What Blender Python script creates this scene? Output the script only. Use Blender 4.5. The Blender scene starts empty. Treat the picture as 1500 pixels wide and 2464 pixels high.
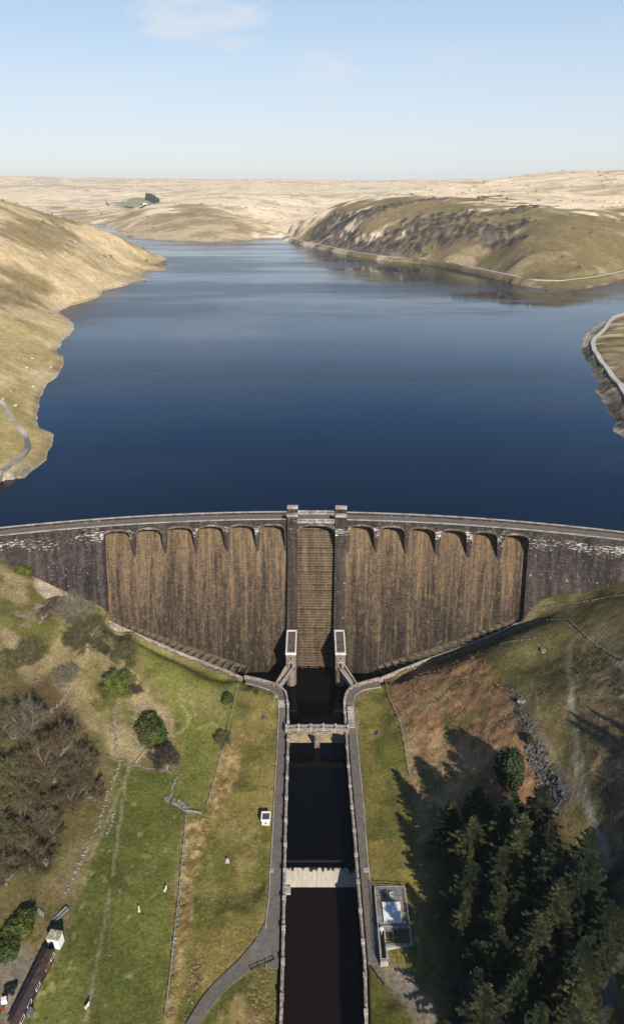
import bpy, bmesh, math, random
import numpy as np
from mathutils import Vector, Matrix

random.seed(7)
RNG = np.random.default_rng(7)
SC = bpy.context.scene
COL = SC.collection

# ------------------------------------------------------------------ camera
F, CU, CV = 1700.0, 750.0, 1232.0        # photo measured on a 1500 x 2464 grid
PITCH = math.atan((CV - 447.0) / F)
CP, SP = math.cos(PITCH), math.sin(PITCH)
CAMZ = 172.0
SUN_AZ, SUN_EL = math.radians(21.5), math.radians(30.3)   # shadows run to -x, +y


def ray(u, v):
    a, b = (u - CU) / F, (CV - v) / F
    return np.array([a, CP + b * SP, -SP + b * CP])


def at_z(u, v, z):
    d = ray(u, v)
    t = (z - CAMZ) / d[2]
    return np.array([d[0] * t, d[1] * t, z])


def at_y(u, v, y):
    d = ray(u, v)
    t = y / d[1]
    return np.array([d[0] * t, y, CAMZ + d[2] * t])


def col_at(u, y, z):
    dep = y * CP - (z - CAMZ) * SP
    return np.array([(u - CU) / F * dep, y, z])


def depth(p):
    return p[1] * CP - (p[2] - CAMZ) * SP


def proj(x, y, z):
    dep = y * CP - (z - CAMZ) * SP
    return CU + F * x / dep, CV - F * (y * SP + (z - CAMZ) * CP) / dep


# ------------------------------------------------------------------ noise
def _hash(ix, iy, seed):
    h = (ix.astype(np.int64) * 374761393 + iy.astype(np.int64) * 668265263 + seed * 974634777) & 0xFFFFFFFF
    h = ((h ^ (h >> 13)) * 1274126177) & 0xFFFFFFFF
    h = ((h ^ (h >> 16)) * 2246822519) & 0xFFFFFFFF
    return ((h ^ (h >> 15)) & 0xFFFFFF) / float(0xFFFFFF)


def vnoise(x, y, seed=0):
    x = np.asarray(x, float); y = np.asarray(y, float)
    ix, iy = np.floor(x), np.floor(y)
    fx, fy = x - ix, y - iy
    fx = fx * fx * fx * (fx * (fx * 6 - 15) + 10)
    fy = fy * fy * fy * (fy * (fy * 6 - 15) + 10)
    a = _hash(ix, iy, seed); b = _hash(ix + 1, iy, seed)
    c = _hash(ix, iy + 1, seed); d = _hash(ix + 1, iy + 1, seed)
    return (a * (1 - fx) + b * fx) * (1 - fy) + (c * (1 - fx) + d * fx) * fy


def fbm(x, y, oct=4, seed=0, gain=0.5):
    s, amp, tot = 0.0, 1.0, 0.0
    c, sn = 0.8, 0.6
    for i in range(oct):
        s = s + amp * vnoise(x, y, seed + i * 17)
        tot += amp; amp *= gain
        x, y = (x * c - y * sn) * 2.03 + 11.3, (x * sn + y * c) * 2.03 + 5.7
    return s / tot


def sstep(a, b, x):
    t = np.clip((x - a) / (b - a), 0, 1)
    return t * t * (3 - 2 * t)


def poly_sd(x, y, poly):
    """signed distance to a closed polygon, positive inside"""
    poly = np.asarray(poly, float)[:, :2]
    n = len(poly)
    d2 = np.full(x.shape, 1e18); ins = np.zeros(x.shape, bool)
    for i in range(n):
        ax, ay = poly[i]; bx, by = poly[(i + 1) % n]
        ex, ey = bx - ax, by - ay
        wx, wy = x - ax, y - ay
        t = np.clip((wx * ex + wy * ey) / (ex * ex + ey * ey + 1e-12), 0, 1)
        d2 = np.minimum(d2, (wx - ex * t) ** 2 + (wy - ey * t) ** 2)
        c = ((ay > y) != (by > y))
        with np.errstate(divide='ignore', invalid='ignore'):
            xi = ax + (y - ay) / (by - ay + 1e-15) * ex
        ins ^= c & (x < xi)
    d = np.sqrt(d2)
    return np.where(ins, d, -d)


def line_d(x, y, pts):
    pts = np.asarray(pts, float)[:, :2]
    d2 = np.full(x.shape, 1e18)
    for i in range(len(pts) - 1):
        ax, ay = pts[i]; bx, by = pts[i + 1]
        ex, ey = bx - ax, by - ay
        wx, wy = x - ax, y - ay
        t = np.clip((wx * ex + wy * ey) / (ex * ex + ey * ey + 1e-12), 0, 1)
        d2 = np.minimum(d2, (wx - ex * t) ** 2 + (wy - ey * t) ** 2)
    return np.sqrt(d2)


# ------------------------------------------------------------------ object helpers
def tag(o, label=None, cat=None, group=None, kind=None):
    if label: o['label'] = label
    if cat: o['category'] = cat
    if group: o['group'] = group
    if kind: o['kind'] = kind
    return o


def empty(name, loc=(0, 0, 0), rz=0.0, label=None, cat=None, group=None):
    o = bpy.data.objects.new(name, None)
    COL.objects.link(o)
    o.location = loc; o.rotation_euler = (0, 0, rz)
    o.empty_display_size = 0.3
    return tag(o, label, cat, group)


class MB:
    """collects faces, builds ONE mesh object"""

    def __init__(self):
        self.v = []; self.f = []; self.uv = []

    def quad(self, a, b, c, d, uv=None):
        i = len(self.v)
        self.v += [tuple(a), tuple(b), tuple(c), tuple(d)]
        self.f.append((i, i + 1, i + 2, i + 3))
        self.uv.append(uv)

    def tri(self, a, b, c):
        i = len(self.v)
        self.v += [tuple(a), tuple(b), tuple(c)]
        self.f.append((i, i + 1, i + 2)); self.uv.append(None)

    def poly(self, pts, uv=None):
        i = len(self.v)
        self.v += [tuple(p) for p in pts]
        self.f.append(tuple(range(i, i + len(pts)))); self.uv.append(uv)

    def hexa(self, p):
        """p: 4 bottom corners then 4 top corners (ccw from above)"""
        i = len(self.v)
        self.v += [tuple(q) for q in p]
        for f in ((0, 3, 2, 1), (4, 5, 6, 7), (0, 1, 5, 4), (1, 2, 6, 5), (2, 3, 7, 6), (3, 0, 4, 7)):
            self.f.append(tuple(i + k for k in f)); self.uv.append(None)

    def box(self, c, s, rz=0.0, taper=1.0, rx=0.0):
        """c = centre of the base, s = full sizes"""
        m = Matrix.Rotation(rz, 3, 'Z') @ Matrix.Rotation(rx, 3, 'X')
        pts = []
        for z, k in ((0, 1.0), (s[2], taper)):
            for sx, sy in ((-1, -1), (1, -1), (1, 1), (-1, 1)):
                q = m @ Vector((sx * s[0] / 2 * k, sy * s[1] / 2 * k, z))
                pts.append((c[0] + q.x, c[1] + q.y, c[2] + q.z))
        self.hexa(pts)

    def bar(self, a, b, w, h=None):
        """square bar from a to b"""
        a, b = Vector(a), Vector(b)
        h = h or w
        d = (b - a)
        if d.length < 1e-6: return
        d.normalize()
        up = Vector((0, 0, 1)) if abs(d.z) < 0.95 else Vector((1, 0, 0))
        s = d.cross(up).normalized() * (w / 2)
        t = s.cross(d).normalized() * (h / 2)
        self.hexa([a - s - t, a + s - t, b + s - t, b - s - t, a - s + t, a + s + t, b + s + t, b - s + t])

    def tube(self, pts, rads, seg=6, cap=True):
        rings = []
        n = len(pts)
        for k in range(n):
            p = Vector(pts[k])
            d = (Vector(pts[min(k + 1, n - 1)]) - Vector(pts[max(k - 1, 0)])).normalized()
            up = Vector((0, 0, 1)) if abs(d.z) < 0.9 else Vector((1, 0, 0))
            s = d.cross(up).normalized(); t = s.cross(d)
            r = []
            for j in range(seg):
                a = 2 * math.pi * j / seg
                r.append(len(self.v))
                self.v.append(tuple(p + (s * math.cos(a) + t * math.sin(a)) * rads[k]))
            rings.append(r)
        for k in range(n - 1):
            for j in range(seg):
                j2 = (j + 1) % seg
                self.f.append((rings[k][j], rings[k][j2], rings[k + 1][j2], rings[k + 1][j])); self.uv.append(None)
        if cap:
            self.f.append(tuple(rings[-1])); self.uv.append(None)
            self.f.append(tuple(reversed(rings[0]))); self.uv.append(None)

    def stone(self, c, s, seed=None):
        """irregular boulder: a jittered, cut box"""
        R = random
        c = Vector(c)
        m = Matrix.Rotation(R.uniform(0, 6.3), 3, 'Z') @ Matrix.Rotation(R.uniform(-.3, .3), 3, 'X')
        pts = []
        for z in (-0.5, 0.5):
            for sx, sy in ((-1, -1), (1, -1), (1, 1), (-1, 1)):
                k = (0.5 if z < 0 else 0.36)
                q = Vector((sx * s[0] * k * R.uniform(.7, 1.15), sy * s[1] * k * R.uniform(.7, 1.15), s[2] * z * R.uniform(.75, 1.2)))
                pts.append(c + m @ q)
        self.hexa(pts)

    def build(self, name, mat, parent=None, smooth=False):
        me = bpy.data.meshes.new(name)
        me.from_pydata(self.v, [], self.f)
        if any(u is not None for u in self.uv):
            lay = me.uv_layers.new(name='metres')
            li = 0
            for f, u in zip(self.f, self.uv):
                for k in range(len(f)):
                    lay.data[li].uv = u[k] if u is not None else (self.v[f[k]][0], self.v[f[k]][2])
                    li += 1
        me.materials.append(mat)
        if smooth:
            me.polygons.foreach_set('use_smooth', [True] * len(me.polygons))
        me.update()
        o = bpy.data.objects.new(name, me)
        COL.objects.link(o)
        if parent: o.parent = parent
        return o


def copy_tree(o, parent=None):
    c = o.copy(); COL.objects.link(c)
    if parent: c.parent = parent
    for ch in o.children:
        copy_tree(ch, c)
    return c


# ------------------------------------------------------------------ materials
def N(nt, typ, **kw):
    n = nt.nodes.new(typ)
    for k, v in kw.items():
        setattr(n, k, v)
    return n


def new_mat(name, rough=0.9, spec=0.2):
    m = bpy.data.materials.new(name)
    m.use_nodes = True
    nt = m.node_tree
    b = nt.nodes['Principled BSDF']
    b.inputs['Roughness'].default_value = rough
    b.inputs['Specular IOR Level'].default_value = spec
    return m, nt, b


def math_n(nt, op, a, b=None, clamp=False):
    n = N(nt, 'ShaderNodeMath', operation=op); n.use_clamp = clamp
    for i, x in enumerate((a, b)):
        if x is None: continue
        if isinstance(x, (int, float)): n.inputs[i].default_value = x
        else: nt.links.new(x, n.inputs[i])
    return n.outputs[0]


def mix_c(nt, fac, a, b, mode='MIX'):
    n = N(nt, 'ShaderNodeMix', data_type='RGBA', blend_type=mode)
    for i, x in ((0, fac), (6, a), (7, b)):
        if isinstance(x, (int, float)): n.inputs[i].default_value = x
        elif isinstance(x, tuple): n.inputs[i].default_value = (*x, 1)
        else: nt.links.new(x, n.inputs[i])
    return n.outputs[2]


def ramp(nt, fac, stops):
    r = N(nt, 'ShaderNodeValToRGB')
    e = r.color_ramp.elements
    while len(e) < len(stops): e.new(0.5)
    for k, (p, c) in enumerate(stops):
        e[k].position = p
        e[k].color = (*c, 1) if isinstance(c, tuple) else (c, c, c, 1)
    nt.links.new(fac, r.inputs[0])
    return r.outputs[0]


def noise_n(nt, vec, scale, detail=4, rough=0.55):
    n = N(nt, 'ShaderNodeTexNoise')
    n.inputs['Scale'].default_value = scale
    n.inputs['Detail'].default_value = detail
    n.inputs['Roughness'].default_value = rough
    if vec is not None: nt.links.new(vec, n.inputs['Vector'])
    return n.outputs[0]


def scaled(nt, vec, s):
    m = N(nt, 'ShaderNodeMapping')
    m.inputs['Scale'].default_value = s
    nt.links.new(vec, m.inputs[0])
    return m.outputs[0]


def bump(nt, b, h, strength, dist=0.2):
    n = N(nt, 'ShaderNodeBump')
    n.inputs['Strength'].default_value = strength
    n.inputs['Distance'].default_value = dist
    nt.links.new(h, n.inputs['Height'])
    nt.links.new(n.outputs[0], b.inputs['Normal'])


def speckle(name, c1, c2, scale=1.0, rough=0.9, bumpy=0.3, c3=None, spec=0.2, detail=6, lo=.35, hi=.65, per_obj=0.0):
    """two or three tone procedural material in object space"""
    m, nt, b = new_mat(name, rough, spec)
    tc = N(nt, 'ShaderNodeNewGeometry').outputs['Position']
    n1 = noise_n(nt, tc, scale, detail)
    c = ramp(nt, n1, [(lo, c1), (hi, c2)])
    if c3:
        n2 = noise_n(nt, tc, scale * 0.23, 4)
        c = mix_c(nt, ramp(nt, n2, [(.5, 0.0), (.62, 1.0)]), c, c3)
    if per_obj:
        oi = N(nt, 'ShaderNodeObjectInfo').outputs['Random']
        k = math_n(nt, 'MULTIPLY_ADD', oi, per_obj * 2)
        k.node.inputs[2].default_value = 1 - per_obj
        hs = N(nt, 'ShaderNodeHueSaturation')
        nt.links.new(k, hs.inputs['Value']); nt.links.new(c, hs.inputs['Color'])
        c = hs.outputs[0]
    nt.links.new(c, b.inputs['Base Color'])
    if bumpy:
        bump(nt, b, noise_n(nt, tc, scale * 3, 4), bumpy, 0.1)
    return m
# ------------------------------------------------------------------ dam frame
Z_PAR, Z_ROAD, Z_WATER, POOL = 51.3, 50.0, 44.0, 0.0
_a, _b, _c = at_z(0, 1288, Z_PAR), at_z(761, 1249, Z_PAR), at_z(1500, 1299, Z_PAR)


def circle3(a, b, c):
    ax, ay, bx, by, cx, cy = a[0], a[1], b[0], b[1], c[0], c[1]
    d = 2 * (ax * (by - cy) + bx * (cy - ay) + cx * (ay - by))
    ux = ((ax * ax + ay * ay) * (by - cy) + (bx * bx + by * by) * (cy - ay) + (cx * cx + cy * cy) * (ay - by)) / d
    uy = ((ax * ax + ay * ay) * (cx - bx) + (bx * bx + by * by) * (ax - cx) + (cx * cx + cy * cy) * (bx - ax)) / d
    return ux, uy, math.hypot(ax - ux, ay - uy)


XC, YC, RD = circle3(_a, _b, _c)


def dp(s, n, z):
    r = RD - n
    a = s / RD
    return (XC + r * math.sin(a), YC + r * math.cos(a), z)


def sn_of(x, y):
    return math.atan2(x - XC, y - YC) * RD, RD - math.hypot(x - XC, y - YC)


SL = 0.75                     # horizontal run per metre of fall
N0 = 37.5                     # spill face passes n = 0 at this height


def n_spill(z):
    return SL * (N0 - z)


SPILL = [(-7.3, 39.0), (-7.3, 45.6), (-7.0, 46.3), (-6.6, 46.6), (-6.2, 46.5), (-5.85, 45.9)]   # ogee crest
zz = 44.9
while zz > 1.0:
    SPILL.append((n_spill(zz), zz)); zz -= 1.3
SPILL += [(n_spill(1.0) + .3, 0.8), (n_spill(.0) + 1.2, 0.25), (n_spill(-.5) + 2.4, 0.1), (n_spill(-1) + 2.6, -4)]


def n_abut(z):
    return max(0.0, SL * (41.8 - z))


def n_pierbig(z):
    return max(1.6, 1.6 + 0.79 * (39.2 - z))


def face_hit(u, v, fn):
    d = ray(u, v); C = np.array([0, 0, CAMZ])
    lo, hi = 150.0, 420.0
    for _ in range(60):
        t = (lo + hi) / 2
        p = C + d * t / 1.0
        s, n = sn_of(p[0], p[1])
        if n - fn(p[2]) > 0: lo = t
        else: hi = t
    return p


def s_at(u, n=0.0, z=46.0):
    lo, hi = -260.0, 260.0
    for _ in range(50):
        m = (lo + hi) / 2
        if proj(*dp(m, n, z))[0] < u: lo = m
        else: hi = m
    return m


BAYS_L = [(249, 312), (326, 388), (401, 463.6), (476, 537), (551, 612.5), (624, 684)]
BAYS_R = [(841, 898.6), (912, 972), (983.8, 1046.4), (1060, 1121.6), (1136.6, 1195.8), (1211.8, 1272)]
BAYS_L = [(s_at(a), s_at(b)) for a, b in BAYS_L]
BAYS_R = [(s_at(a), s_at(b)) for a, b in BAYS_R]
S_CL, S_CR = s_at(715), s_at(806)             # central bay
S_PL, S_PR = s_at(691), s_at(832.5)           # outer sides of the big piers

# ------------------------------------------------------------------ terrain control points
CTRL = []


def cz(u, v, z): CTRL.append(at_z(u, v, z))
def cy(u, v, y): CTRL.append(at_y(u, v, y))
def cc(u, y, z): CTRL.append(col_at(u, y, z))


ABUT_L = [(0, 1351), (75, 1383), (170, 1428), (251, 1464), (262, 1490)]
ABUT_R = [(1500, 1401), (1400, 1426), (1290, 1456), (1259, 1474)]
for u, v in ABUT_L + ABUT_R:
    CTRL.append(face_hit(u, v, n_abut))
TOE_L = [(264.6, 1485.5), (330.8, 1512.6), (391, 1535), (451, 1557.7), (541, 1587.8), (616.5, 1613.3)]
TOE_LO = [(263, 1494.6), (330.8, 1526), (391, 1551.7), (451, 1577), (541, 1611.8), (583.4, 1630)]
TOE_R = [(869, 1615), (920, 1600), (980.3, 1580.2), (1040.5, 1562), (1100.6, 1539.7), (1160.7, 1517), (1236, 1491.6), (1251, 1469)]
TOE_RO = [(911, 1633), (956.3, 1613.4), (1010.4, 1592), (1070.5, 1569.7), (1130.7, 1548.7), (1190.8, 1524.6), (1257, 1493)]


def arr_resample(pts, n):
    pts = np.array(pts, float)
    L = np.concatenate([[0], np.cumsum(np.linalg.norm(np.diff(pts[:, :2], axis=0), axis=1))])
    q = np.linspace(0, L[-1], n)
    return np.stack([np.interp(q, L, pts[:, k]) for k in range(pts.shape[1])], 1)


toeL = np.array([face_hit(u, v, n_spill) for u, v in TOE_L])
toeR = np.array([face_hit(u, v, n_spill) for u, v in TOE_R])
nT = 22
toeLi, toeRi = arr_resample(toeL, nT), arr_resample(toeR[:-1], nT)
_lo = arr_resample([(u, v) for u, v in TOE_LO], nT)
_ro = arr_resample([(u, v) for u, v in TOE_RO], nT)
toeLo = np.array([at_z(_lo[k][0], _lo[k][1], max(toeLi[k][2] + 1.2, 6.0)) for k in range(nT)])
toeRo = np.array([at_z(_ro[k][0], _ro[k][1], max(toeRi[k][2] + 1.2, 6.5)) for k in range(nT)])
for k in range(0, nT, 3):
    for P in (toeLo, toeRo):
        CTRL.append(P[k] - np.array([0, 0, .8]))
        CTRL.append(P[k] + np.array([0, -4.0, -1.3]))

# canal copings (water-side top edge, z of coping)
COP_L = [(587, 1627, 8), (624, 1635, 8), (657, 1644, 8), (671.8, 1651.5, 8), (684.4, 1662.7, 8), (689, 1685, 8), (690, 1702, 7.2), (690.5, 1752, 6.2), (689, 1828, 5.9), (686, 1917, 5.6), (683.5, 2006, 5.2), (681, 2118, 4.8), (676.5, 2315, 4.2), (672, 2464, 3.9), (666, 2640, 3.5), (656, 2927, 3.2)]
COP_R = [(913, 1632, 8), (885, 1639, 8), (859.8, 1646, 8), (845.8, 1653, 8), (834.5, 1665.5, 8), (830.3, 1685, 8), (830.5, 1702, 7.2), (834, 1752, 6.2), (839, 1828, 5.9), (846.5, 1917, 5.6), (855, 2006, 5.2), (862.5, 2105, 4.8), (880, 2315, 4.2), (884, 2464, 3.9), (893, 2640, 3.5), (912, 2927, 3.2)]
copL = np.array([at_z(*p) for p in COP_L])
copR = np.array([at_z(*p) for p in COP_R])


def cop_x(P, y):
    q = P[5:][::-1]
    return np.interp(y, q[:, 1], q[:, 0])


def cop_z(y):
    q = copL[5:][::-1]
    return np.interp(y, q[:, 1], q[:, 2])


def bank_z(y): return cop_z(y) - 1.1


# path outer edges
PATH_L = [(590.4, 1643), (625.5, 1653), (648, 1660), (662, 1670), (669, 1685), (670, 1702), (669, 1752), (664.6, 1828), (659.6, 1917), (655.4, 2006), (648.8, 2118), (645, 2195), (638, 2222), (640, 2330)]
PATH_R = [(916, 1653), (872.5, 1660), (854, 1673), (849.5, 1688), (850, 1702), (856.6, 1752), (863, 1828), (872, 1917), (879, 2006), (882, 2045), (897, 2195), (915, 2318)]


def path_pt(u, v):
    z = 6.9
    for _ in range(6):
        p = at_z(u, v, z)
        z = float(bank_z(p[1])) if v > 1690 else 6.9
    return at_z(u, v, z)


pathL = np.array([path_pt(u, v) for u, v in PATH_L]); pathR = np.array([path_pt(u, v) for u, v in PATH_R])
for P in (pathL, pathR):
    for p in P: CTRL.append(p + np.array([0, 0, -.12]))
for y in (60, 80, 100, 130, 160, 190, 215):
    for P, sgn in ((copL, -1), (copR, 1)):
        x = cop_x(P, y) + sgn * 5
        CTRL.append(np.array([x, y, bank_z(y)]))
# downstream left ground
for p in [(560, 1680, 6.6), (500, 1640, 9), (430, 1600, 12), (350, 1560, 16), (290, 1525, 16.2), (500, 1800, 6.2), (480, 1950, 5.2),
          (600, 1800, 5.3), (600, 2000, 4.5), (560, 2200, 4.0), (450, 2200, 4.8), (420, 2400, 4.6), (560, 2420, 4.0),
          (380, 1800, 8.5), (330, 1950, 8), (300, 2150, 7.5), (250, 2300, 7.5), (230, 2464, 7.5), (380, 1680, 12), (280, 1750, 14),
          (290, 1640, 17), (220, 1600, 22), (150, 1500, 29), (90, 1440, 33), (40, 1440, 36), (0, 1480, 36), (0, 1600, 30), (100, 1650, 25),
          (180, 1700, 19), (60, 1776, 23), (0, 1800, 25), (130, 1880, 17), (210, 1920, 12), (30, 1950, 20), (100, 2020, 14.5), (170, 2060, 10.5), (20, 2120, 16),
          (60, 2200, 12.5), (130, 2200, 9.5), (20, 2290, 12), (60, 2380, 10), (20, 2464, 10.3), (130, 2400, 8.6), (-150, 2464, 15), (-150, 2200, 20), (-200, 1800, 34), (-250, 1500, 46),
          (-300, 2700, 18), (200, 2700, 7), (500, 2700, 3.5)]:
    cz(*p)
# downstream right ground
for p in [(930, 1700, 6.2), (900, 1850, 5.3), (950, 1650, 7.2), (960, 1760, 7.2), (930, 2000, 5.0), (1000, 1630, 10), (1080, 1600, 13.5), (1150, 1570, 17), (1220, 1535, 20.5),
          (1050, 1700, 13.5), (1130, 1680, 19), (1200, 1660, 23.5), (1050, 1800, 10.5), (1000, 1860, 7.2), (1120, 1800, 15), (1200, 1800, 20), (1270, 1740, 26), (1290, 1600, 26), (1280, 1510, 24.5),
          (1360, 1530, 30), (1372, 1650, 32), (1385, 1800, 30), (1408, 1920, 27), (1340, 1850, 25), (1290, 1900, 20), (1440, 1450, 34), (1440, 1560, 34), (1500, 1605, 38),
          (1500, 1450, 38.5), (1500, 1750, 37), (1465, 2090, 23), (1500, 1950, 33), (1430, 2000, 25), (1200, 1950, 13.5), (1100, 1950, 8.5), (1020, 1980, 5.8), (1250, 2100, 14), (1150, 2150, 9.0),
          (1350, 2150, 18), (1050, 2200, 5.5), (1473, 2346, 18.5), (1350, 2350, 14), (1200, 2350, 9), (1080, 2400, 5.2), (950, 2300, 4.0), (960, 2430, 3.8), (1445, 2463, 17), (1500, 2400, 20), (1300, 2500, 11.5),
          (1700, 2000, 46), (1700, 1600, 50), (1700, 2464, 30), (1200, 2700, 7), (1600, 2700, 24), (1000, 2700, 3.5)]:
    cz(*p)
# reservoir shoreline
SHORE_L = [(-150, 1300), (-60, 1255), (0, 1208), (30, 1178), (60, 1150), (105, 1110), (122, 1070), (126, 1045), (100, 1030), (90, 1010), (92, 985), (97, 960), (105, 935), (140, 900), (152, 875), (150, 858), (135, 845), (150, 820), (170, 805), (178, 785), (165, 765), (145, 750), (175, 735), (250, 700), (300, 688), (350, 672), (390, 650), (403, 639)]
SHORE_FAR = [(262, 543), (268, 549), (285, 560), (310, 569), (350, 575), (400, 579), (450, 581), (500, 582), (550, 582), (600, 578), (640, 572), (665, 567), (680, 566), (690, 573)]
SHORE_R = [(690, 573), (715, 583), (750, 592), (800, 602), (850, 611), (930, 625), (1000, 630), (1050, 634), (1130, 645), (1170, 652), (1200, 661), (1240, 676), (1250, 681), (1300, 695), (1370, 698), (1440, 688), (1500, 670), (1600, 648), (1750, 640)]
SHORE_N = [(1700, 742), (1600, 742), (1500, 754), (1475, 761), (1450, 775), (1420, 795), (1400, 825), (1396, 845), (1406, 865), (1420, 885), (1430, 910), (1440, 930), (1460, 975), (1480, 1010), (1475, 1035), (1500, 1055), (1560, 1130), (1640, 1220), (1740, 1330)]
SHORE_ARM = [(200, 540), (215, 541), (235, 539), (255, 540)]
for L in (SHORE_L, SHORE_FAR, SHORE_R, SHORE_N, SHORE_ARM):
    for u, v in L: cz(u, v, Z_WATER)
# lake floor
for p in [(200, 1230), (500, 1210), (750, 1200), (1000, 1215), (1300, 1230), (1450, 1220), (1400, 1150), (1480, 1180), (1530, 1210), (200, 1050), (500, 1050), (800, 1050), (1100, 1050), (1400, 1080),
          (300, 880), (600, 900), (900, 900), (1200, 900), (1340, 860), (300, 760), (500, 750), (800, 760), (1100, 760), (1350, 760),
          (470, 660), (600, 660), (800, 670), (1000, 680), (1200, 715), (1400, 725), (1550, 700), (450, 605), (600, 605), (720, 610), (320, 590), (255, 555), (240, 555), (222, 549), (1750, 690)]:
    d = at_z(p[0], p[1], Z_WATER)
    CTRL.append(np.array([d[0], d[1], Z_WATER - min(16, 5 + d[1] * .012)]))
for p in [(150, 1260, 30), (1450, 1270, 33), (1350, 1240, 30), (1580, 1230, 36)]:
    cz(*p)
for s_ in (-150, -125, -100, -75, -50, -25, 0, 25, 50, 75, 100, 125, 150):
    for n_ in (-12, -26):
        CTRL.append(np.array(dp(s_, n_, 30 if abs(s_) < 110 else 37 + (abs(s_) > 130) * 3)))
# left hill
for p in [(0, 1150, 47.5), (40, 1110, 47.5), (70, 1060, 47.5), (0, 1050, 52), (60, 1000, 48.5), (0, 960, 55), (60, 930, 49.5), (0, 870, 60), (90, 880, 49), (80, 800, 55), (0, 780, 64), (100, 760, 54), (0, 720, 68)]:
    cz(*p)
for p in [(0, 680, 800), (100, 690, 860), (0, 600, 880), (100, 610, 960), (200, 610, 1080), (250, 650, 1090), (300, 640, 1230), (350, 630, 1330), (200, 660, 1000), (0, 540, 1010), (100, 560, 1080),
          (385, 625, 1385), (350, 605, 1370), (300, 584, 1340), (230, 563, 1300), (150, 537, 1270), (100, 515, 1240), (50, 500, 1210), (0, 487, 1190), (-200, 450, 1150)]:
    cy(*p)
for p in [(0, 1900, 92), (150, 1900, 48), (300, 1900, 36), (380, 1750, 36), (100, 2600, 46), (230, 2600, 36), (0, 2700, 80), (-250, 1900, 140), (-250, 900, 140), (-250, 650, 110), (-250, 500, 90), (-250, 380, 70)]:
    cc(*p)
# far left moor behind the arm
for p in [(100, 525, 3500), (200, 522, 3500), (240, 520, 3400), (100, 495, 4200), (200, 505, 3900), (260, 505, 3900), (280, 492, 4200), (350, 492, 4300), (330, 478, 4700), (250, 478, 4800), (150, 470, 5000), (400, 470, 5000), (0, 478, 5000),
          (50, 462, 5800), (150, 455, 5900), (0, 450, 6600), (300, 455, 5800), (450, 452, 5600), (450, 444, 6400), (300, 444, 6400), (150, 442, 6700),
          (0, 431, 7800), (100, 434, 7800), (200, 435, 7600), (300, 435, 7500), (440, 437, 7400), (600, 440, 7200), (800, 443, 7000), (950, 443, 6800), (-300, 428, 7800), (1100, 441, 6800)]:
    cy(*p)
# middle hill
for p in [(300, 545, 2420), (350, 550, 2230), (450, 555, 2050), (550, 558, 2020), (620, 556, 2110), (300, 518, 2700), (400, 520, 2420), (500, 525, 2260), (600, 535, 2230), (650, 545, 2330),
          (350, 499, 3000), (400, 487, 3100), (500, 490, 2850), (600, 500, 2750), (680, 530, 2700), (500, 469, 3600), (600, 470, 3600), (700, 485, 3450), (750, 500, 3400), (600, 457, 4500), (750, 460, 4700), (850, 465, 4500), (700, 448, 5800), (900, 452, 5600)]:
    cy(*p)
# right hill
for p in [(700, 552, 2060), (740, 530, 1960), (760, 520, 2000), (800, 503, 1920), (830, 490, 2050), (900, 470, 2050), (960, 458, 2250), (1030, 448, 2500), (1100, 439, 2650), (1200, 431, 2700), (1300, 425, 2700), (1400, 421, 2650), (1500, 417, 2600), (1750, 408, 2600),
          (800, 570, 1695), (850, 590, 1585), (850, 530, 1710), (900, 590, 1525), (900, 520, 1660), (1000, 600, 1430), (1000, 540, 1525), (1000, 490, 1680), (1100, 600, 1350), (1100, 540, 1440), (1100, 490, 1620), (1150, 460, 2150),
          (1170, 610, 1300), (1250, 630, 1150), (1250, 580, 1260), (1250, 530, 1385), (1250, 490, 1600), (1320, 670, 1060), (1400, 660, 1075), (1400, 640, 1120), (1400, 580, 1230), (1400, 530, 1350), (1400, 490, 1640), (1500, 640, 1175), (1500, 610, 1230), (1500, 540, 1390), (1500, 500, 1600), (1350, 455, 2150), (1500, 455, 2000),
          (950, 478, 1860), (1000, 472, 1950), (1100, 472, 1900), (1050, 460, 2250), (1250, 472, 1880), (1250, 452, 2250), (1400, 472, 1900), (1400, 450, 2200), (1500, 478, 1820), (1150, 446, 2500), (1300, 440, 2450), (1500, 435, 2350),
          (1750, 590, 1430), (1750, 480, 1650)]:
    cy(*p)
for p in [(1250, 3400, 215), (1500, 3400, 230), (1500, 5000, 220), (1200, 5000, 205), (1900, 5000, 230)]:
    cc(*p)
# near right headland
for p in [(1480, 800, 47.5), (1460, 830, 48), (1440, 850, 48), (1470, 880, 48.5), (1500, 850, 49.5), (1490, 925, 49), (1500, 990, 47.5), (1600, 850, 53), (1750, 900, 58), (1600, 1000, 56), (1750, 800, 50), (1800, 1400, 58)]:
    cz(*p)

_C = np.array(CTRL, float)
AOFF = 130.0


def warp(x, y):
    return x / (y + AOFF), np.log(y + AOFF)


_ca, _cb = warp(_C[:, 0], _C[:, 1])
_h = _C[:, 2]
# drop near duplicates
_keep = []
for i in range(len(_C)):
    if all((_ca[i] - _ca[j]) ** 2 + (_cb[i] - _cb[j]) ** 2 > 1e-5 for j in _keep): _keep.append(i)
_ca, _cb, _h = _ca[_keep], _cb[_keep], _h[_keep]


def _phi(r2):
    return np.sqrt(r2 + 2e-5) ** 1.5


def tps_fit():
    n = len(_ca)
    r2 = (_ca[:, None] - _ca[None]) ** 2 + (_cb[:, None] - _cb[None]) ** 2
    A = np.zeros((n + 3, n + 3))
    A[:n, :n] = _phi(r2) + np.eye(n) * 2e-4
    Pm = np.stack([np.ones(n), _ca, _cb], 1)
    A[:n, n:] = Pm; A[n:, :n] = Pm.T
    return np.linalg.solve(A, np.concatenate([_h, np.zeros(3)]))


_W = tps_fit()


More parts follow.
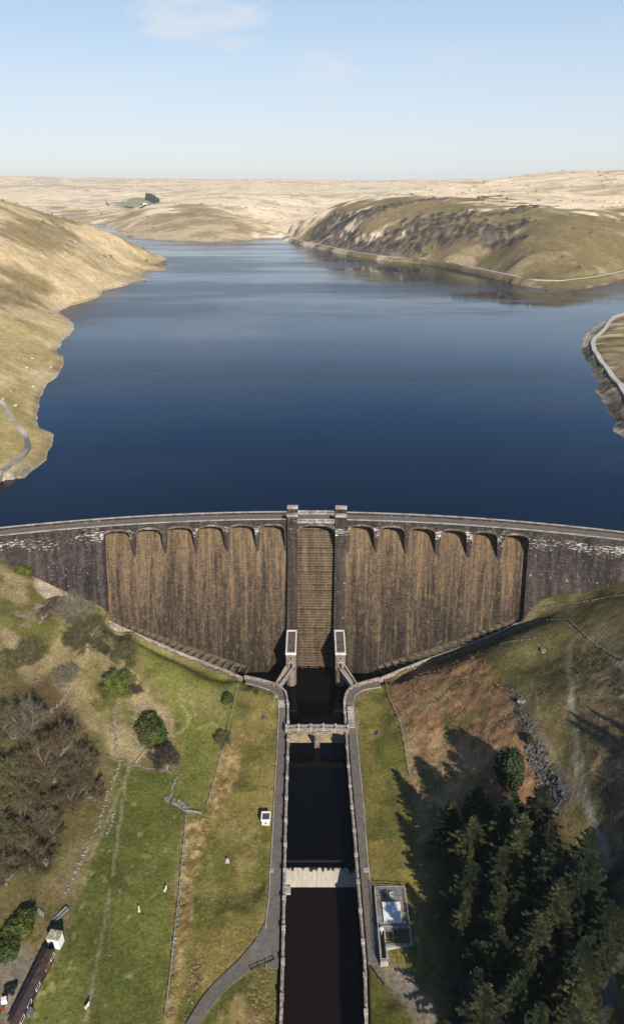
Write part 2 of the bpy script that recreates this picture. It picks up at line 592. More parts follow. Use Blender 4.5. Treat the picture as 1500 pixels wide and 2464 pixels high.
def tps(x, y):
    a, b = warp(np.asarray(x, float).ravel(), np.asarray(y, float).ravel())
    out = np.empty(len(a)); n = len(_ca)
    for i in range(0, len(a), 20000):
        s = slice(i, i + 20000)
        r2 = (a[s][:, None] - _ca) ** 2 + (b[s][:, None] - _cb) ** 2
        out[s] = _phi(r2) @ _W[:n] + _W[n] + _W[n + 1] * a[s] + _W[n + 2] * b[s]
    return out.reshape(np.shape(x))


# ------------------------------------------------------------------ terrain grid
rows = list(np.arange(58, 305, 0.75))
while rows[-1] < 9500:
    rows.append(rows[-1] * 1.0046)
ROWS = np.array(rows)
CA = np.concatenate([np.linspace(-1.25, -.56, 34)[:-1], np.linspace(-.56, .56, 420), np.linspace(.56, 1.25, 34)[1:]])
GY, GA = np.meshgrid(ROWS, CA, indexing='ij')
GX = GA * (GY + AOFF)
GZ = tps(GX, GY)

# large-scale relief noise, none at the shore, dam and valley floor
_far = sstep(320, 900, GY)
_dz = np.abs(GZ - Z_WATER)
_am = sstep(1.0, 26, GZ - Z_WATER)
n1 = fbm(GX / 260, GY / 260, 5, 3) - .5
n2 = fbm(GX / 60, GY / 60, 4, 31) - .5
rid = 1 - np.abs(2 * fbm(GX / 150 + 3, GY / 210, 4, 51) - 1)
GZ = GZ + _far * _am * (n1 * 13 + n2 * 5 + (rid - .75) * 3.5 + (fbm(GX / 20, GY / 20, 3, 91) - .5) * 3.0)
GZ = GZ + sstep(4600, 5800, GY) * (fbm(GX / 1300, GY / 900, 3, 95) - .5) * 60
# ragged shoreline
_sh = np.exp(-(_dz / 2.5) ** 2) * sstep(290, 360, GY)
GZ = GZ + _sh * (fbm(GX / 9, GY / 9, 3, 77) - .5) * 1.6
# small relief of the near slopes
_nr = 1 - sstep(300, 360, GY)


def px_poly(pts, z0=None):
    return np.array([gh(u, v) for u, v in pts])


def mesh_h(x, y):
    """height of the terrain mesh"""
    x = np.asarray(x, float); y = np.asarray(y, float)
    r = np.interp(y, ROWS, np.arange(len(ROWS)))
    c = np.interp(x / (y + AOFF), CA, np.arange(len(CA)))
    r0 = np.clip(r.astype(int), 0, len(ROWS) - 2); c0 = np.clip(c.astype(int), 0, len(CA) - 2)
    fr, fc = r - r0, c - c0
    return (GZ[r0, c0] * (1 - fr) * (1 - fc) + GZ[r0 + 1, c0] * fr * (1 - fc) + GZ[r0, c0 + 1] * (1 - fr) * fc + GZ[r0 + 1, c0 + 1] * fr * fc)


def gh(u, v, y0=60.0, y1=9000.0):
    """where the sight line through photo point (u, v) meets the ground"""
    d = ray(u, v)
    ys = np.geomspace(y0, y1, 900)
    t = ys / d[1]
    below = CAMZ + d[2] * t < mesh_h(d[0] * t, ys)
    i = int(np.argmax(below))
    if not below.any(): i = len(ys) - 1
    lo, hi = t[max(i - 1, 0)], t[i]
    for _ in range(25):
        m = (lo + hi) / 2
        if CAMZ + d[2] * m < float(mesh_h(d[0] * m, d[1] * m)): hi = m
        else: lo = m
    x, y = d[0] * m, d[1] * m
    return np.array([x, y, float(mesh_h(x, y))])


def ground(x, y): return float(mesh_h(x, y))
# ------------------------------------------------------------------ carving of basin, canal and toe channels
def W(pts, z=None):
    return np.array([gh(u, v, 60, 340) for u, v in pts])


def interp_y(P, y, k):
    q = np.asarray(P); q = q[np.argsort(q[:, 1])]
    return np.interp(y, q[:, 1], q[:, k])


NR = int(np.searchsorted(ROWS, 345))
nx, ny = GX[:NR], GY[:NR]
nz = GZ[:NR]
# land cover polygons need the uncarved ground
LC = dict(
    lush=W([(292, 1845), (330, 1850), (415, 1862), (440, 1935), (447, 1990), (425, 2200), (397, 2464), (130, 2464), (60, 2464), (105, 2380), (160, 2250), (215, 2090), (262, 1960)]),
    mead=W([(262, 1492), (400, 1560), (584, 1634), (560, 1720), (520, 1860), (488, 1958), (450, 1950), (418, 1930), (440, 1850), (430, 1740), (400, 1690), (350, 1600), (300, 1530)]),
    gard_l=W([(570, 1660), (665, 1665), (668, 1850), (655, 2100), (640, 2240), (560, 2330), (470, 2460), (410, 2464), (440, 2150), (500, 1960), (545, 1790)]),
    rush=W([(540, 1790), (590, 1760), (560, 1900), (505, 1985), (475, 2060), (455, 2200), (440, 2330), (415, 2464), (397, 2464), (424, 2240), (445, 1985), (492, 1962), (515, 1880)]),
    rush2=W([(480, 2300), (500, 2330), (470, 2400), (440, 2400), (450, 2330)]),
    gard_r=W([(862, 1680), (925, 1652), (950, 1720), (975, 1810), (990, 1960), (1010, 2130), (1010, 2330), (905, 2330), (885, 2060)]),
    brack=W([(925, 1650), (1010, 1605), (1090, 1585), (1170, 1590), (1215, 1640), (1262, 1740), (1285, 1830), (1330, 1900), (1350, 1990), (1250, 2000), (1100, 2000), (1010, 1960), (978, 1840), (955, 1740)]),
    olive=W([(1000, 1605), (1150, 1550), (1260, 1490), (1370, 1470), (1365, 1600), (1372, 1720), (1385, 1850), (1330, 1840), (1270, 1740), (1220, 1640), (1170, 1588), (1090, 1582)]),
    heath=W([(1385, 1560), (1420, 1540), (1500, 1610), (1560, 1700), (1560, 2300), (1490, 2120), (1440, 1990), (1400, 1860), (1388, 1740), (1378, 1640)]),
    forest=W([(1030, 2040), (1100, 2000), (1250, 1995), (1400, 2040), (1480, 2120), (1520, 2300), (1440, 2470), (1080, 2500), (1050, 2350), (1030, 2200)]),
    scree=W([(1262, 1790), (1300, 1800), (1330, 1850), (1362, 1920), (1340, 1945), (1305, 1900), (1280, 1850)]),
    scree2=W([(1215, 1640), (1245, 1660), (1275, 1730), (1290, 1790), (1265, 1790), (1240, 1710)]),
    sand=W([(78, 1388), (120, 1402), (175, 1432), (215, 1455), (160, 1470), (120, 1450), (95, 1425)]),
    wood=W([(0, 1650), (120, 1620), (200, 1730), (262, 1830), (270, 1890), (220, 1990), (150, 2090), (60, 2230), (0, 2260)]),
    slope=W([(0, 1360), (75, 1390), (200, 1470), (280, 1540), (340, 1640), (420, 1700), (430, 1770), (330, 1840), (262, 1830), (120, 1660), (0, 1640)]),
    yard=W([(0, 2310), (60, 2280), (96, 2285), (60, 2370), (20, 2464), (0, 2464)]),
    gravel=W([(895, 2322), (935, 2322), (990, 2350), (1050, 2420), (1060, 2470), (1010, 2470), (960, 2400), (915, 2355)]),
    lowl=W([(600, 2340), (662, 2318), (668, 2464), (480, 2464), (520, 2410)]),
    lowr=W([(882, 2330), (915, 2360), (960, 2410), (1000, 2470), (884, 2470)]),
    rightlow=W([(1490, 2310), (1520, 2300), (1540, 2470), (1440, 2470)]),
)
TRACK_PX = [(1560, 1650), (1500, 1603.5), (1450.5, 1568), (1412.8, 1538), (1391, 1532), (1375, 1542), (1367, 1564), (1367, 1601.6), (1371, 1651), (1373, 1700), (1381, 1740), (1387, 1804), (1390, 1862), (1408, 1919), (1430, 1993.5), (1465, 2090)]
TRACK_W = W(TRACK_PX)
TRACK2_W = W([(1540, 2250), (1500, 2293), (1473.7, 2346), (1456, 2412), (1445, 2463)])
RUTS = [W([(330, 1690), (322, 1760), (312, 1830), (300, 1900), (283, 2010), (262, 2160), (240, 2280), (205, 2464)]),
        W([(318, 1830), (290, 1900), (255, 1985), (215, 2070)]),
        W([(342, 1680), (335, 1790), (318, 1835)]),
        W([(1280, 1640), (1300, 1760), (1340, 1830), (1390, 1920)]), W([(1365, 1500), (1420, 1545), (1500, 1590)])]
RING = [W([(440, 1700), (455, 1725), (450, 1750), (425, 1765)]), W([(470, 1755), (510, 1740), (545, 1757)]), W([(433, 1680), (460, 1690), (470, 1720)])]
tus_rush = sstep(-1.5, 1.5, np.maximum(poly_sd(nx, ny, LC['rush']), poly_sd(nx, ny, LC['rush2'])))
tus_br = sstep(-2, 2, poly_sd(nx, ny, LC['brack']))
tus_he = sstep(-2, 2, poly_sd(nx, ny, LC['heath']))
smooth_f = np.maximum(sstep(-1, 1, poly_sd(nx, ny, LC['lush'])), sstep(-1, 1, poly_sd(nx, ny, LC['mead'])))
scr = sstep(-1, 1, np.maximum(poly_sd(nx, ny, LC['scree']), poly_sd(nx, ny, LC['scree2'])))
rl = ((fbm(nx / 1.9, ny / 1.9, 3, 5) - .5) * (0.22 + .6 * tus_rush + .55 * tus_br + .6 * tus_he + .8 * scr)
      + (fbm(nx / 9, ny / 9, 3, 8) - .5) * (.75 * (1 - smooth_f) + .25) * (1 + .6 * tus_br))
path_d = np.minimum(line_d(nx, ny, pathL), line_d(nx, ny, pathR))
keep_flat = np.where((nx > -14) & (nx < 17), 0.12, 1.0)
_g = sstep(1.5, 6, path_d) * keep_flat
_contact = np.minimum(line_d(nx, ny, toeLo), line_d(nx, ny, toeRo))
_g = _g * sstep(0.5, 4, _contact) * (1 - sstep(255, 300, ny) * .7)
nz += rl * _g

in_c = np.concatenate([copL[::-1], [toeLi[-1] + [0, 0, 0]], [toeLi[-1] + [0, 14, 0]], [toeRi[0] + [0, 14, 0]], [toeRi[0]], copR], 0)
sd_can = poly_sd(nx, ny, in_c)
wat_y = np.interp(ny, [126, 128.5, 178, 184], [-6.2, -6.2, -3.2, 0.0])
nz[:] = np.where(sd_can > np.where(ny > 203, -.5, -.25), np.minimum(nz, wat_y - 4), nz)
for Pi, Po in ((toeLi, toeLo), (toeRi, toeRo)):
    poly = np.concatenate([Pi + np.array([0, 3, 0]), Po[::-1]], 0)
    sd = poly_sd(nx, ny, poly)
    o = np.argsort(Pi[:, 0])
    fl = np.interp(nx, Pi[o, 0], Pi[o, 2]) - 2.2
    nz[:] = np.where(sd > 0.0, np.minimum(nz, fl), nz)
    nz[:] = np.where((sd > -2.2) & (sd_can > -2.2) & (ny > 206), np.minimum(nz, -3), nz)
# keep the ground behind the face inside the dam body
_s = np.arctan2(nx - XC, ny - YC) * RD
_n = RD - np.hypot(nx - XC, ny - YC)
_inside = (_n > -8) & (_n < 60)
_top = np.where((_s > BAYS_L[0][0] - 2) & (_s < BAYS_R[-1][1] + 1), SL * (N0 - nz), np.maximum(SL * (41.8 - nz), 0))
_pen = _n < _top - 1.0        # behind the face
nz[:] = np.where((_n < -6) & (_n > -78) & (_s > -124) & (_s < 142), np.minimum(nz, 41.5), nz)
nz[:] = np.where(_inside & _pen & (_n > -7), np.minimum(nz, 39 - np.maximum(_n, 0) / SL - 2), nz)

_toe = np.concatenate([toeLi, toeRi]); _ts = np.array([sn_of(p[0], p[1]) for p in _toe]); _o = np.argsort(_ts[:, 0])
_nt = np.interp(_s, _ts[_o, 0], _ts[_o, 1])
_foot = (_s > BAYS_L[0][0]) & (_s < BAYS_R[-1][1]) & (_n < _nt + .6) & (_n > -8)
nz[:] = np.where(_foot, np.minimum(nz, np.minimum(SL and (N0 - np.maximum(_n, 0) / SL), 37) - 2.0), nz)
for P, cop in ((pathL, copL), (pathR, copR)):
    for poly, zf in ((np.concatenate([P[:6], cop[:7][::-1]]), lambda y: 6.9 + 0 * y), (np.concatenate([P[5:], cop[5:13][::-1]]), bank_z)):
        sd = poly_sd(nx, ny, poly)
        nz[:] = np.where(sd > -1.0, np.minimum(nz, zf(ny) - .1 - .25 * sstep(-1.0, .3, sd)), nz)

# ------------------------------------------------------------------ ground cover colour (albedo only)
def C3(r, g, b): return np.array([r, g, b])


LUSH, LUSH2 = C3(.084, .097, .022), C3(.122, .127, .032)
MEAD, MEAD2 = C3(.178, .180, .045), C3(.250, .220, .085)
YEL, YEL2 = C3(.210, .168, .050), C3(.115, .112, .027)
RUSH, RUSH2 = C3(.400, .290, .125), C3(.180, .125, .045)
BRAK, BRAK2 = C3(.330, .190, .095), C3(.190, .120, .060)
OLIV, OLIV2 = C3(.108, .100, .030), C3(.165, .135, .055)
HEAT, HEAT2 = C3(.225, .168, .092), C3(.120, .098, .050)
CREAM, CREAM2 = C3(.82, .67, .47), C3(.64, .50, .31)
MOOR, MOOR2 = C3(.225, .172, .080), C3(.150, .115, .045)
DIRT, SAND = C3(.300, .230, .150), C3(.62, .49, .34)
ROCK, BEACH = C3(.105, .094, .085), C3(.46, .41, .34)
LITT = C3(.105, .075, .038)


def lerp(a, b, t):
    t = np.asarray(t)[..., None]
    return a * (1 - t) + b * t


sx, sy = GX, GY
dist = np.hypot(GX, GY)
# --- far moor: cream tops, olive flanks
p1 = fbm(sx / 420, sy / 300, 5, 101); p2 = fbm(sx / 90, sy / 60, 5, 113); p3 = fbm(sx / 26, sy / 18, 4, 127)
col = lerp(CREAM, CREAM2, sstep(.35, .75, p3 * .6 + p2 * .4))
gx = np.gradient(GZ, axis=1) / np.gradient(GX, axis=1)
gy = np.gradient(GZ, axis=0) / np.gradient(GY, axis=0)
slope_m = np.hypot(gx, gy)


def wp(pts):
    return np.array([gh(u, v, 300) for u, v in pts])


def farmask(pts, soft, seed=9, wob=1.0):
    sd = poly_sd(sx, sy, wp(pts))
    return sstep(-soft, soft, sd + (p2 - .5) * soft * 5 * wob + (p3 - .5) * soft * 2.5 * wob)


ol = sstep(.50, .62, p1 * .5 + p2 * .5) * .8
col = lerp(col, MOOR, ol * sstep(500, 900, dist) * .5)
rh = farmask([(690, 570), (745, 528), (800, 505), (850, 490), (930, 480), (1040, 472), (1150, 474), (1190, 490), (1270, 494), (1380, 510), (1500, 500), (1600, 500), (1700, 700), (1500, 712), (1250, 715), (1000, 655), (800, 620), (690, 590)], 55, wob=1.5)
streak = sstep(1150, 1480, sy) * sstep(.56, .64, fbm((sx + sy * .35) / 40, (sy - sx * .35) / 260, 4, 211)) * sstep(.45, .6, p1 + .05)
rhc = lerp(lerp(MOOR * .9, C3(.180, .145, .062), sstep(.4, .65, p2)), CREAM2, streak * .7)
rhc = lerp(rhc, C3(.26, .19, .09), sstep(.55, .72, p3) * .6)
col = lerp(col, rhc, rh * .93)
mh = farmask([(265, 546), (330, 530), (420, 512), (520, 505), (600, 520), (650, 550), (640, 590), (550, 600), (420, 600), (300, 590)], 45)
col = lerp(col, lerp(MOOR, CREAM2, sstep(.45, .65, p2) * .7), mh * .8)
mh2 = farmask([(390, 520), (430, 492), (480, 488), (520, 500), (470, 520)], 30)
col = lerp(col, MOOR, mh2 * .7)
rl_ = farmask([(700, 580), (800, 578), (900, 575), (1000, 560), (1150, 560), (1250, 545), (1600, 560), (1700, 700), (1500, 712), (1250, 715), (1000, 655), (800, 620)], 22, wob=.3)
col = lerp(col, lerp(MOOR * .85, C3(.185, .148, .066), sstep(.38, .62, p2)), rl_ * .85)
# crags
crag = np.zeros_like(GX)
for pts, wd in (([(780, 545), (850, 525), (905, 508)], 30), ([(900, 590), (950, 575), (1010, 560)], 32), ([(905, 510), (980, 488), (1060, 480)], 16), ([(990, 545), (1060, 530), (1110, 520)], 28), ([(1040, 572), (1110, 555), (1165, 560), (1230, 545)], 26),
               ([(1110, 530), (1180, 515), (1230, 510), (1320, 498)], 14), ([(760, 560), (800, 570), (880, 598), (990, 612)], 22), ([(1160, 580), (1260, 572)], 10), ([(1150, 485), (1200, 470)], 8)):
    d = line_d(sx, sy, wp(pts))
    crag = np.maximum(crag, sstep(1.0, .25, d / (wd * 2.1)))
cn = fbm(sx / 8, sy / 13, 4, 301)
crag = sstep(.37, .47, crag * .60 + (cn - .5) * 1.25 + (p3 - .5) * .4)
col = lerp(col, lerp(C3(.036, .030, .028), C3(.13, .11, .10), sstep(.35, .7, vnoise(sx / 7, sy / 9, 5))), crag * .88)
GZ += crag * (cn - .35) * 9 * sstep(800, 1000, GY)
# left hill: older, more golden grass
lw = sstep(40, -40, sx + sy * .12) * sstep(1750, 1450, sy)
col = col * (1 - lw[..., None] * (1 - np.array([.74, .70, .58])))
lh = farmask([(-80, 700), (60, 650), (130, 660), (90, 720), (-60, 740)], 14)
col = lerp(col, MOOR, lh * .8)
lh2 = farmask([(0, 500), (60, 520), (180, 560), (220, 590), (120, 600), (0, 560)], 20)
col = lerp(col, lerp(MOOR, MOOR2, .2), lh2 * .7)
lh3 = farmask([(-80, 770), (60, 770), (130, 790), (120, 850), (90, 880), (-80, 900)], 10)
col = lerp(col, C3(.44, .345, .15), lh3 * .85)
lh4 = farmask([(-80, 930), (60, 925), (90, 960), (80, 1040), (110, 1080), (70, 1120), (-60, 1160)], 8)
col = lerp(col, lerp(C3(.36, .29, .11), C3(.44, .33, .14), sstep(.4, .6, p3)), lh4 * .9)
rub = farmask([(-120, 1170), (0, 1140), (55, 1135), (70, 1125), (20, 1190), (-80, 1270)], 5)
col = lerp(col, lerp(C3(.33, .30, .27), ROCK * 1.5, sstep(.4, .65, vnoise(sx / 1.6, sy / 1.6, 41))), rub * .95)
# far farm fields
fm = farmask([(265, 487), (330, 474), (380, 478), (395, 490), (340, 498), (290, 498)], 40, wob=.25)
col = lerp(col, C3(.22, .23, .11), fm * .85)
fm2 = farmask([(60, 505), (140, 500), (230, 512), (300, 520), (250, 535), (120, 530)], 60)
col = lerp(col, MOOR * 1.2, fm2 * .7)
fm3 = farmask([(290, 505), (350, 508), (340, 520), (300, 520)], 30, wob=.3)
col = lerp(col, C3(.26, .15, .09), fm3 * .6)
# right headland
hd = poly_sd(sx, sy, np.array([at_z(u, v, 48) for u, v in SHORE_N] + [at_z(2300, 1330, 48), at_z(2300, 700, 48)]))
hdm = sstep(-4, 4, hd)
hc = lerp(lerp(OLIV * 1.1, HEAT * 1.25, sstep(.4, .62, fbm(sx / 22, sy / 12, 4, 401))), CREAM2, sstep(.52, .7, fbm(sx / 30, sy / 16, 3, 409)) * .7)
col = lerp(col, hc, hdm)
rocky = hdm * sstep(17, 5, hd + (p3 - .5) * 10) * (sy < 620)
col = lerp(col, lerp(C3(.05, .045, .038), C3(.19, .165, .13), sstep(.35, .75, vnoise(sx / 1.8, sy / 1.8, 43))), rocky * .9)
GZ += rocky * (fbm(sx / 3.2, sy / 3.2, 3, 47) - .35) * 3.2 * sstep(.6, 2.2, np.abs(GZ - Z_WATER))
# pale or dark rim along the water line
above = GZ - Z_WATER
farw = sstep(290, 330, GY) + 0.0
rim = np.exp(-((above - .7) / .9) ** 2) * farw
rn = sstep(.35, .6, fbm(sx / 30, sy / 30, 3, 501))
col = lerp(col, lerp(BEACH * .8, C3(.12, .095, .07), rn), rim * .55 * sstep(2600, 900, GY))
bank_r = farmask([(700, 572), (850, 604), (1000, 622), (1140, 640), (1200, 652), (1240, 665), (1240, 680), (1130, 650), (930, 630), (760, 596)], 6, wob=.3)
col = lerp(col, lerp(C3(.30, .24, .16), C3(.14, .115, .09), sstep(.4, .6, p3)), bank_r * .6)
scar = farmask([(1062, 632), (1072, 618), (1100, 612), (1140, 618), (1148, 632), (1140, 642)], 3, wob=.3)
col = lerp(col, C3(.42, .31, .19), scar * .85)

# benches cut for the shore roads
ROADS = [np.array([at_z(u, v, 51.5) for u, v in L_]) for L_ in (
    [(668, 556), (689, 563.8), (706.7, 575), (730, 581), (752, 585), (800, 595), (848, 605.4), (900, 613), (949, 619), (1014, 621.5), (1074, 630.5), (1110, 638), (1149, 645.5), (1214, 659), (1269, 671.6)],
    [(1250, 668), (1269, 672), (1310, 674.5), (1350, 675.6), (1425, 666.6), (1500, 651.5), (1640, 625)])]
for P_ in ROADS:
    Q_ = P_.copy()
    for _ in range(2):
        L_ = np.concatenate([[0], np.cumsum(np.hypot(*np.diff(Q_[:, :2], axis=0).T))]); q_ = np.linspace(0, L_[-1], len(Q_) * 2)
        Q_ = np.stack([np.interp(q_, L_, Q_[:, k]) for k in range(3)], 1); Q_[1:-1] = (Q_[:-2] + 2 * Q_[1:-1] + Q_[2:]) / 4
    sel = (GY > 950) & (GY < 2300)
    d = line_d(GX[sel], GY[sel], Q_); w = sstep(17, 6, d)
    GZ[sel] = GZ[sel] * (1 - w) + 51.2 * w

# --- near valley
q1 = fbm(nx / 14, ny / 14, 4, 601); q2 = fbm(nx / 4, ny / 4, 4, 607); q3 = fbm(nx / 1.3, ny / 1.3, 2, 613)
q0 = fbm(nx / 40, ny / 40, 3, 617)
ncol = lerp(lerp(OLIV, OLIV2, sstep(.4, .6, q2)), HEAT, sstep(.45, .62, q1) * .7)


def nm(key, soft=2.0, wob=1.0):
    return sstep(-soft, soft, poly_sd(nx, ny, LC[key]) + ((q2 - .5) * 5 + (q1 - .5) * 5) * wob)


ncol = lerp(ncol, lerp(lerp(OLIV, OLIV2, sstep(.35, .65, q1)), HEAT, sstep(.55, .7, q2) * .4), nm('olive'))
ncol = lerp(ncol, lerp(lerp(HEAT, HEAT2, sstep(.42, .6, q2)), OLIV, sstep(.52, .66, q1) * .6), nm('heath'))
ncol = lerp(ncol, lerp(lerp(C3(.30, .24, .12), OLIV * 1.25, sstep(.38, .58, q1)), DIRT * .9, sstep(.55, .7, q2) * .8), nm('slope'))
ncol = lerp(ncol, lerp(LITT, OLIV, sstep(.45, .65, q1) * .8), nm('wood', 4))
ncol = lerp(ncol, lerp(BRAK, BRAK2, sstep(.35, .65, q2 * .6 + q3 * .4)), nm('brack', 1.5, .7))
ncol = lerp(ncol, C3(.30, .23, .12), nm('brack', 1.5, .7) * sstep(.60, .72, q1) * .6)
ncol = lerp(ncol, OLIV * 1.1, nm('brack', 1.5, .7) * sstep(.60, .7, fbm(nx / 7, ny / 7, 3, 641)) * .8)
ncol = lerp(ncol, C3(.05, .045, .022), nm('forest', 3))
ncol = lerp(ncol, lerp(lerp(YEL, YEL2, sstep(.42, .62, q1)), RUSH * .7, sstep(.6, .75, q2) * .5), nm('gard_l', 1.2, .3))
ncol = lerp(ncol, lerp(YEL * .95, YEL2, sstep(.42, .62, q1 * .5 + q2 * .5)), nm('gard_r', 1.2, .2))
ncol = lerp(ncol, lerp(MEAD, MEAD2, sstep(.45, .68, q0 * .4 + q1 * .6)), nm('mead', 1.5, .5))
tomead = sstep(1690, 1900, proj(nx, ny, nz)[1] * 0 + 1690 + (205 - ny) * 7)
ncol = lerp(ncol, LUSH2, nm('mead', 1.5, .5) * tomead * .7)
ncol = lerp(ncol, lerp(LUSH, LUSH2, sstep(.38, .62, q0 * .5 + q1 * .5)), nm('lush', 1.5, .4))
ncol = lerp(ncol, MEAD2 * 1.3, nm('lush', 1.5, .4) * sstep(.66, .74, q3 * .5 + q2 * .5) * .6)
ncol = lerp(ncol, lerp(RUSH, RUSH2, sstep(.38, .6, q3 * .5 + q2 * .5)), nm('rush', 1.5, .6))
ncol = lerp(ncol, lerp(RUSH * .8, YEL2, sstep(.38, .6, q2)), nm('rush2', 2, 1))
ncol = lerp(ncol, lerp(YEL2, RUSH * .7, sstep(.52, .68, q2)), nm('lowl', 1, .3))
ncol = lerp(ncol, lerp(YEL2 * .9, LITT, sstep(.45, .68, q1)), nm('lowr', 1, .3))
ncol = lerp(ncol, lerp(HEAT * .8, OLIV, sstep(.45, .6, q2)), nm('rightlow', 1.5, .5))
ncol = lerp(ncol, lerp(ROCK, C3(.19, .175, .155), sstep(.45, .65, q3)), nm('scree', 1, .6) * sstep(.33, .5, q2 + .1))
ncol = lerp(ncol, lerp(ROCK * .7, C3(.15, .13, .11), sstep(.4, .65, q3)), nm('scree2', 1.5, .8) * sstep(.38, .52, q2) * .85)
ncol = lerp(ncol, lerp(SAND, SAND * .75, sstep(.4, .65, q2)), nm('sand', 1.2, .5) * .95)
ncol = lerp(ncol, lerp(C3(.20, .165, .12), C3(.15, .12, .075), sstep(.4, .65, q2)), nm('yard', .8, .25))
ncol = lerp(ncol, lerp(C3(.25, .21, .155), C3(.18, .15, .10), sstep(.4, .65, q2)), nm('gravel', 1.0, .3))
dt = line_d(nx, ny, TRACK_W)
ncol = lerp(ncol, lerp(C3(.23, .185, .105), C3(.31, .275, .215), sstep(190, 165, ny)), sstep(1.25, .4, dt + (q2 - .5) * 1.4) * .92)
ncol = lerp(ncol, OLIV * .9, sstep(.55, .2, dt) * sstep(.45, .6, q1) * .6)
ncol = lerp(ncol, C3(.22, .20, .17), sstep(1.4, .6, line_d(nx, ny, TRACK2_W) + (q2 - .5) * 1.2) * .9)
for P in RUTS:
    ncol = lerp(ncol, DIRT * 1.05, sstep(.55, .2, line_d(nx, ny, P) + (q2 - .5) * .7) * .5)
for P in RING:
    ncol = lerp(ncol, MEAD2 * 1.35, sstep(.7, .25, line_d(nx, ny, P) + (q2 - .5) * .5) * .6)
# abutment foot: pale worn strip by the toe walls
ncol = lerp(ncol, C3(.24, .18, .10), sstep(2.6, .6, np.minimum(line_d(nx, ny, toeRo), line_d(nx, ny, toeLo)) + (q2 - .5) * 2) * .6)
# blend near cover into far cover across the dam line
wn = (_n > -9) & (ny < 345)
col[:NR] = np.where(wn[..., None], ncol, col[:NR])
GZ[:NR] = nz


def build_terrain():
    R_, C_ = GX.shape
    co = np.stack([GX, GY, GZ], -1).reshape(-1, 3).astype(np.float32)
    idx = np.arange(R_ * C_).reshape(R_, C_)
    q = np.stack([idx[:-1, :-1], idx[:-1, 1:], idx[1:, 1:], idx[1:, :-1]], -1).reshape(-1, 4)
    me = bpy.data.meshes.new('terrain')
    me.vertices.add(len(co)); me.vertices.foreach_set('co', co.ravel())
    me.loops.add(q.size); me.loops.foreach_set('vertex_index', q.ravel().astype(np.int32))
    me.polygons.add(len(q)); me.polygons.foreach_set('loop_start', np.arange(0, q.size, 4, dtype=np.int32))
    me.polygons.foreach_set('use_smooth', np.ones(len(q), bool))
    me.update(calc_edges=True)
    ca = me.color_attributes.new('cover', 'FLOAT_COLOR', 'POINT')
    ca.data.foreach_set('color', np.concatenate([np.clip(col, 0, 1).reshape(-1, 3), np.ones((len(co), 1))], 1).astype(np.float32).ravel())
    m, nt, b = new_mat('moor_and_meadow', .95, .1)
    at = N(nt, 'ShaderNodeAttribute', attribute_name='cover')
    pos = N(nt, 'ShaderNodeNewGeometry').outputs['Position']
    a = noise_n(nt, pos, 1.05, 6, .72)
    a2 = noise_n(nt, pos, 3.1, 3, .6)
    c = noise_n(nt, scaled(nt, pos, (1, .7, 1)), .17, 6, .68)
    d = noise_n(nt, scaled(nt, pos, (1, .55, 1)), .035, 7, .68)
    k = math_n(nt, 'MULTIPLY', ramp(nt, a, [(.28, .5), (.5, .97), (.72, 1.5)]), ramp(nt, c, [(.3, .72), (.5, 1.0), (.7, 1.26)]))
    k = math_n(nt, 'MULTIPLY', k, ramp(nt, a2, [(.3, .8), (.7, 1.2)]))
    k = math_n(nt, 'MULTIPLY', k, ramp(nt, d, [(.3, .8), (.5, 1.0), (.7, 1.16)]))
    sepy = N(nt, 'ShaderNodeSeparateXYZ'); nt.links.new(pos, sepy.inputs[0])
    fd = N(nt, 'ShaderNodeMapRange'); nt.links.new(sepy.outputs[1], fd.inputs[0])
    for i_, x_ in enumerate((1200, 4200, 0.0, .75)): fd.inputs[i_ + 1].default_value = x_
    mk_ = N(nt, 'ShaderNodeMix', data_type='FLOAT'); nt.links.new(fd.outputs[0], mk_.inputs[0]); nt.links.new(k, mk_.inputs[2]); mk_.inputs[3].default_value = 1.02
    k = mk_.outputs[0]
    hs = N(nt, 'ShaderNodeHueSaturation'); hs.inputs['Saturation'].default_value = 1.0
    nt.links.new(at.outputs['Color'], hs.inputs['Color']); nt.links.new(k, hs.inputs['Value'])
    nt.links.new(hs.outputs[0], b.inputs['Base Color'])
    h = math_n(nt, 'ADD', math_n(nt, 'MULTIPLY', a, .5), math_n(nt, 'MULTIPLY', d, 2.0))
    bump(nt, b, h, .8, .6)
    me.materials.append(m)
    o = bpy.data.objects.new('terrain', me); COL.objects.link(o)
    return tag(o, kind='structure')


TERRAIN = build_terrain()


# ------------------------------------------------------------------ water
def water_mat(name, base, streaks, rough=.06, bstr=.25, scale=.5):
    m, nt, b = new_mat(name, rough, .5 if streaks else .34)
    b.inputs['IOR'].default_value = 1.33
    b.inputs['Base Color'].default_value = (*base, 1)
    pos = N(nt, 'ShaderNodeNewGeometry').outputs['Position']
    w = noise_n(nt, pos, scale, 3)
    if streaks:
        s = noise_n(nt, scaled(nt, pos, (.0022, .0065, 1)), 1.0, 5, .6)
        k = ramp(nt, s, [(.38, .10), (.5, .75), (.62, 1.2)])
        n = N(nt, 'ShaderNodeBump')
        n.inputs['Distance'].default_value = .5
        nt.links.new(math_n(nt, 'MULTIPLY', k, bstr), n.inputs['Strength'])
        nt.links.new(w, n.inputs['Height']); nt.links.new(n.outputs[0], b.inputs['Normal'])
        nt.links.new(math_n(nt, 'MULTIPLY', k, rough), b.inputs['Roughness'])
    else:
        bump(nt, b, w, bstr, .1)
    return m


def sheet(name, pts, z, mat):
    m = MB(); m.poly([(p[0], p[1], z) for p in pts])
    o = m.build(name, mat)
    return tag(o, kind='structure')


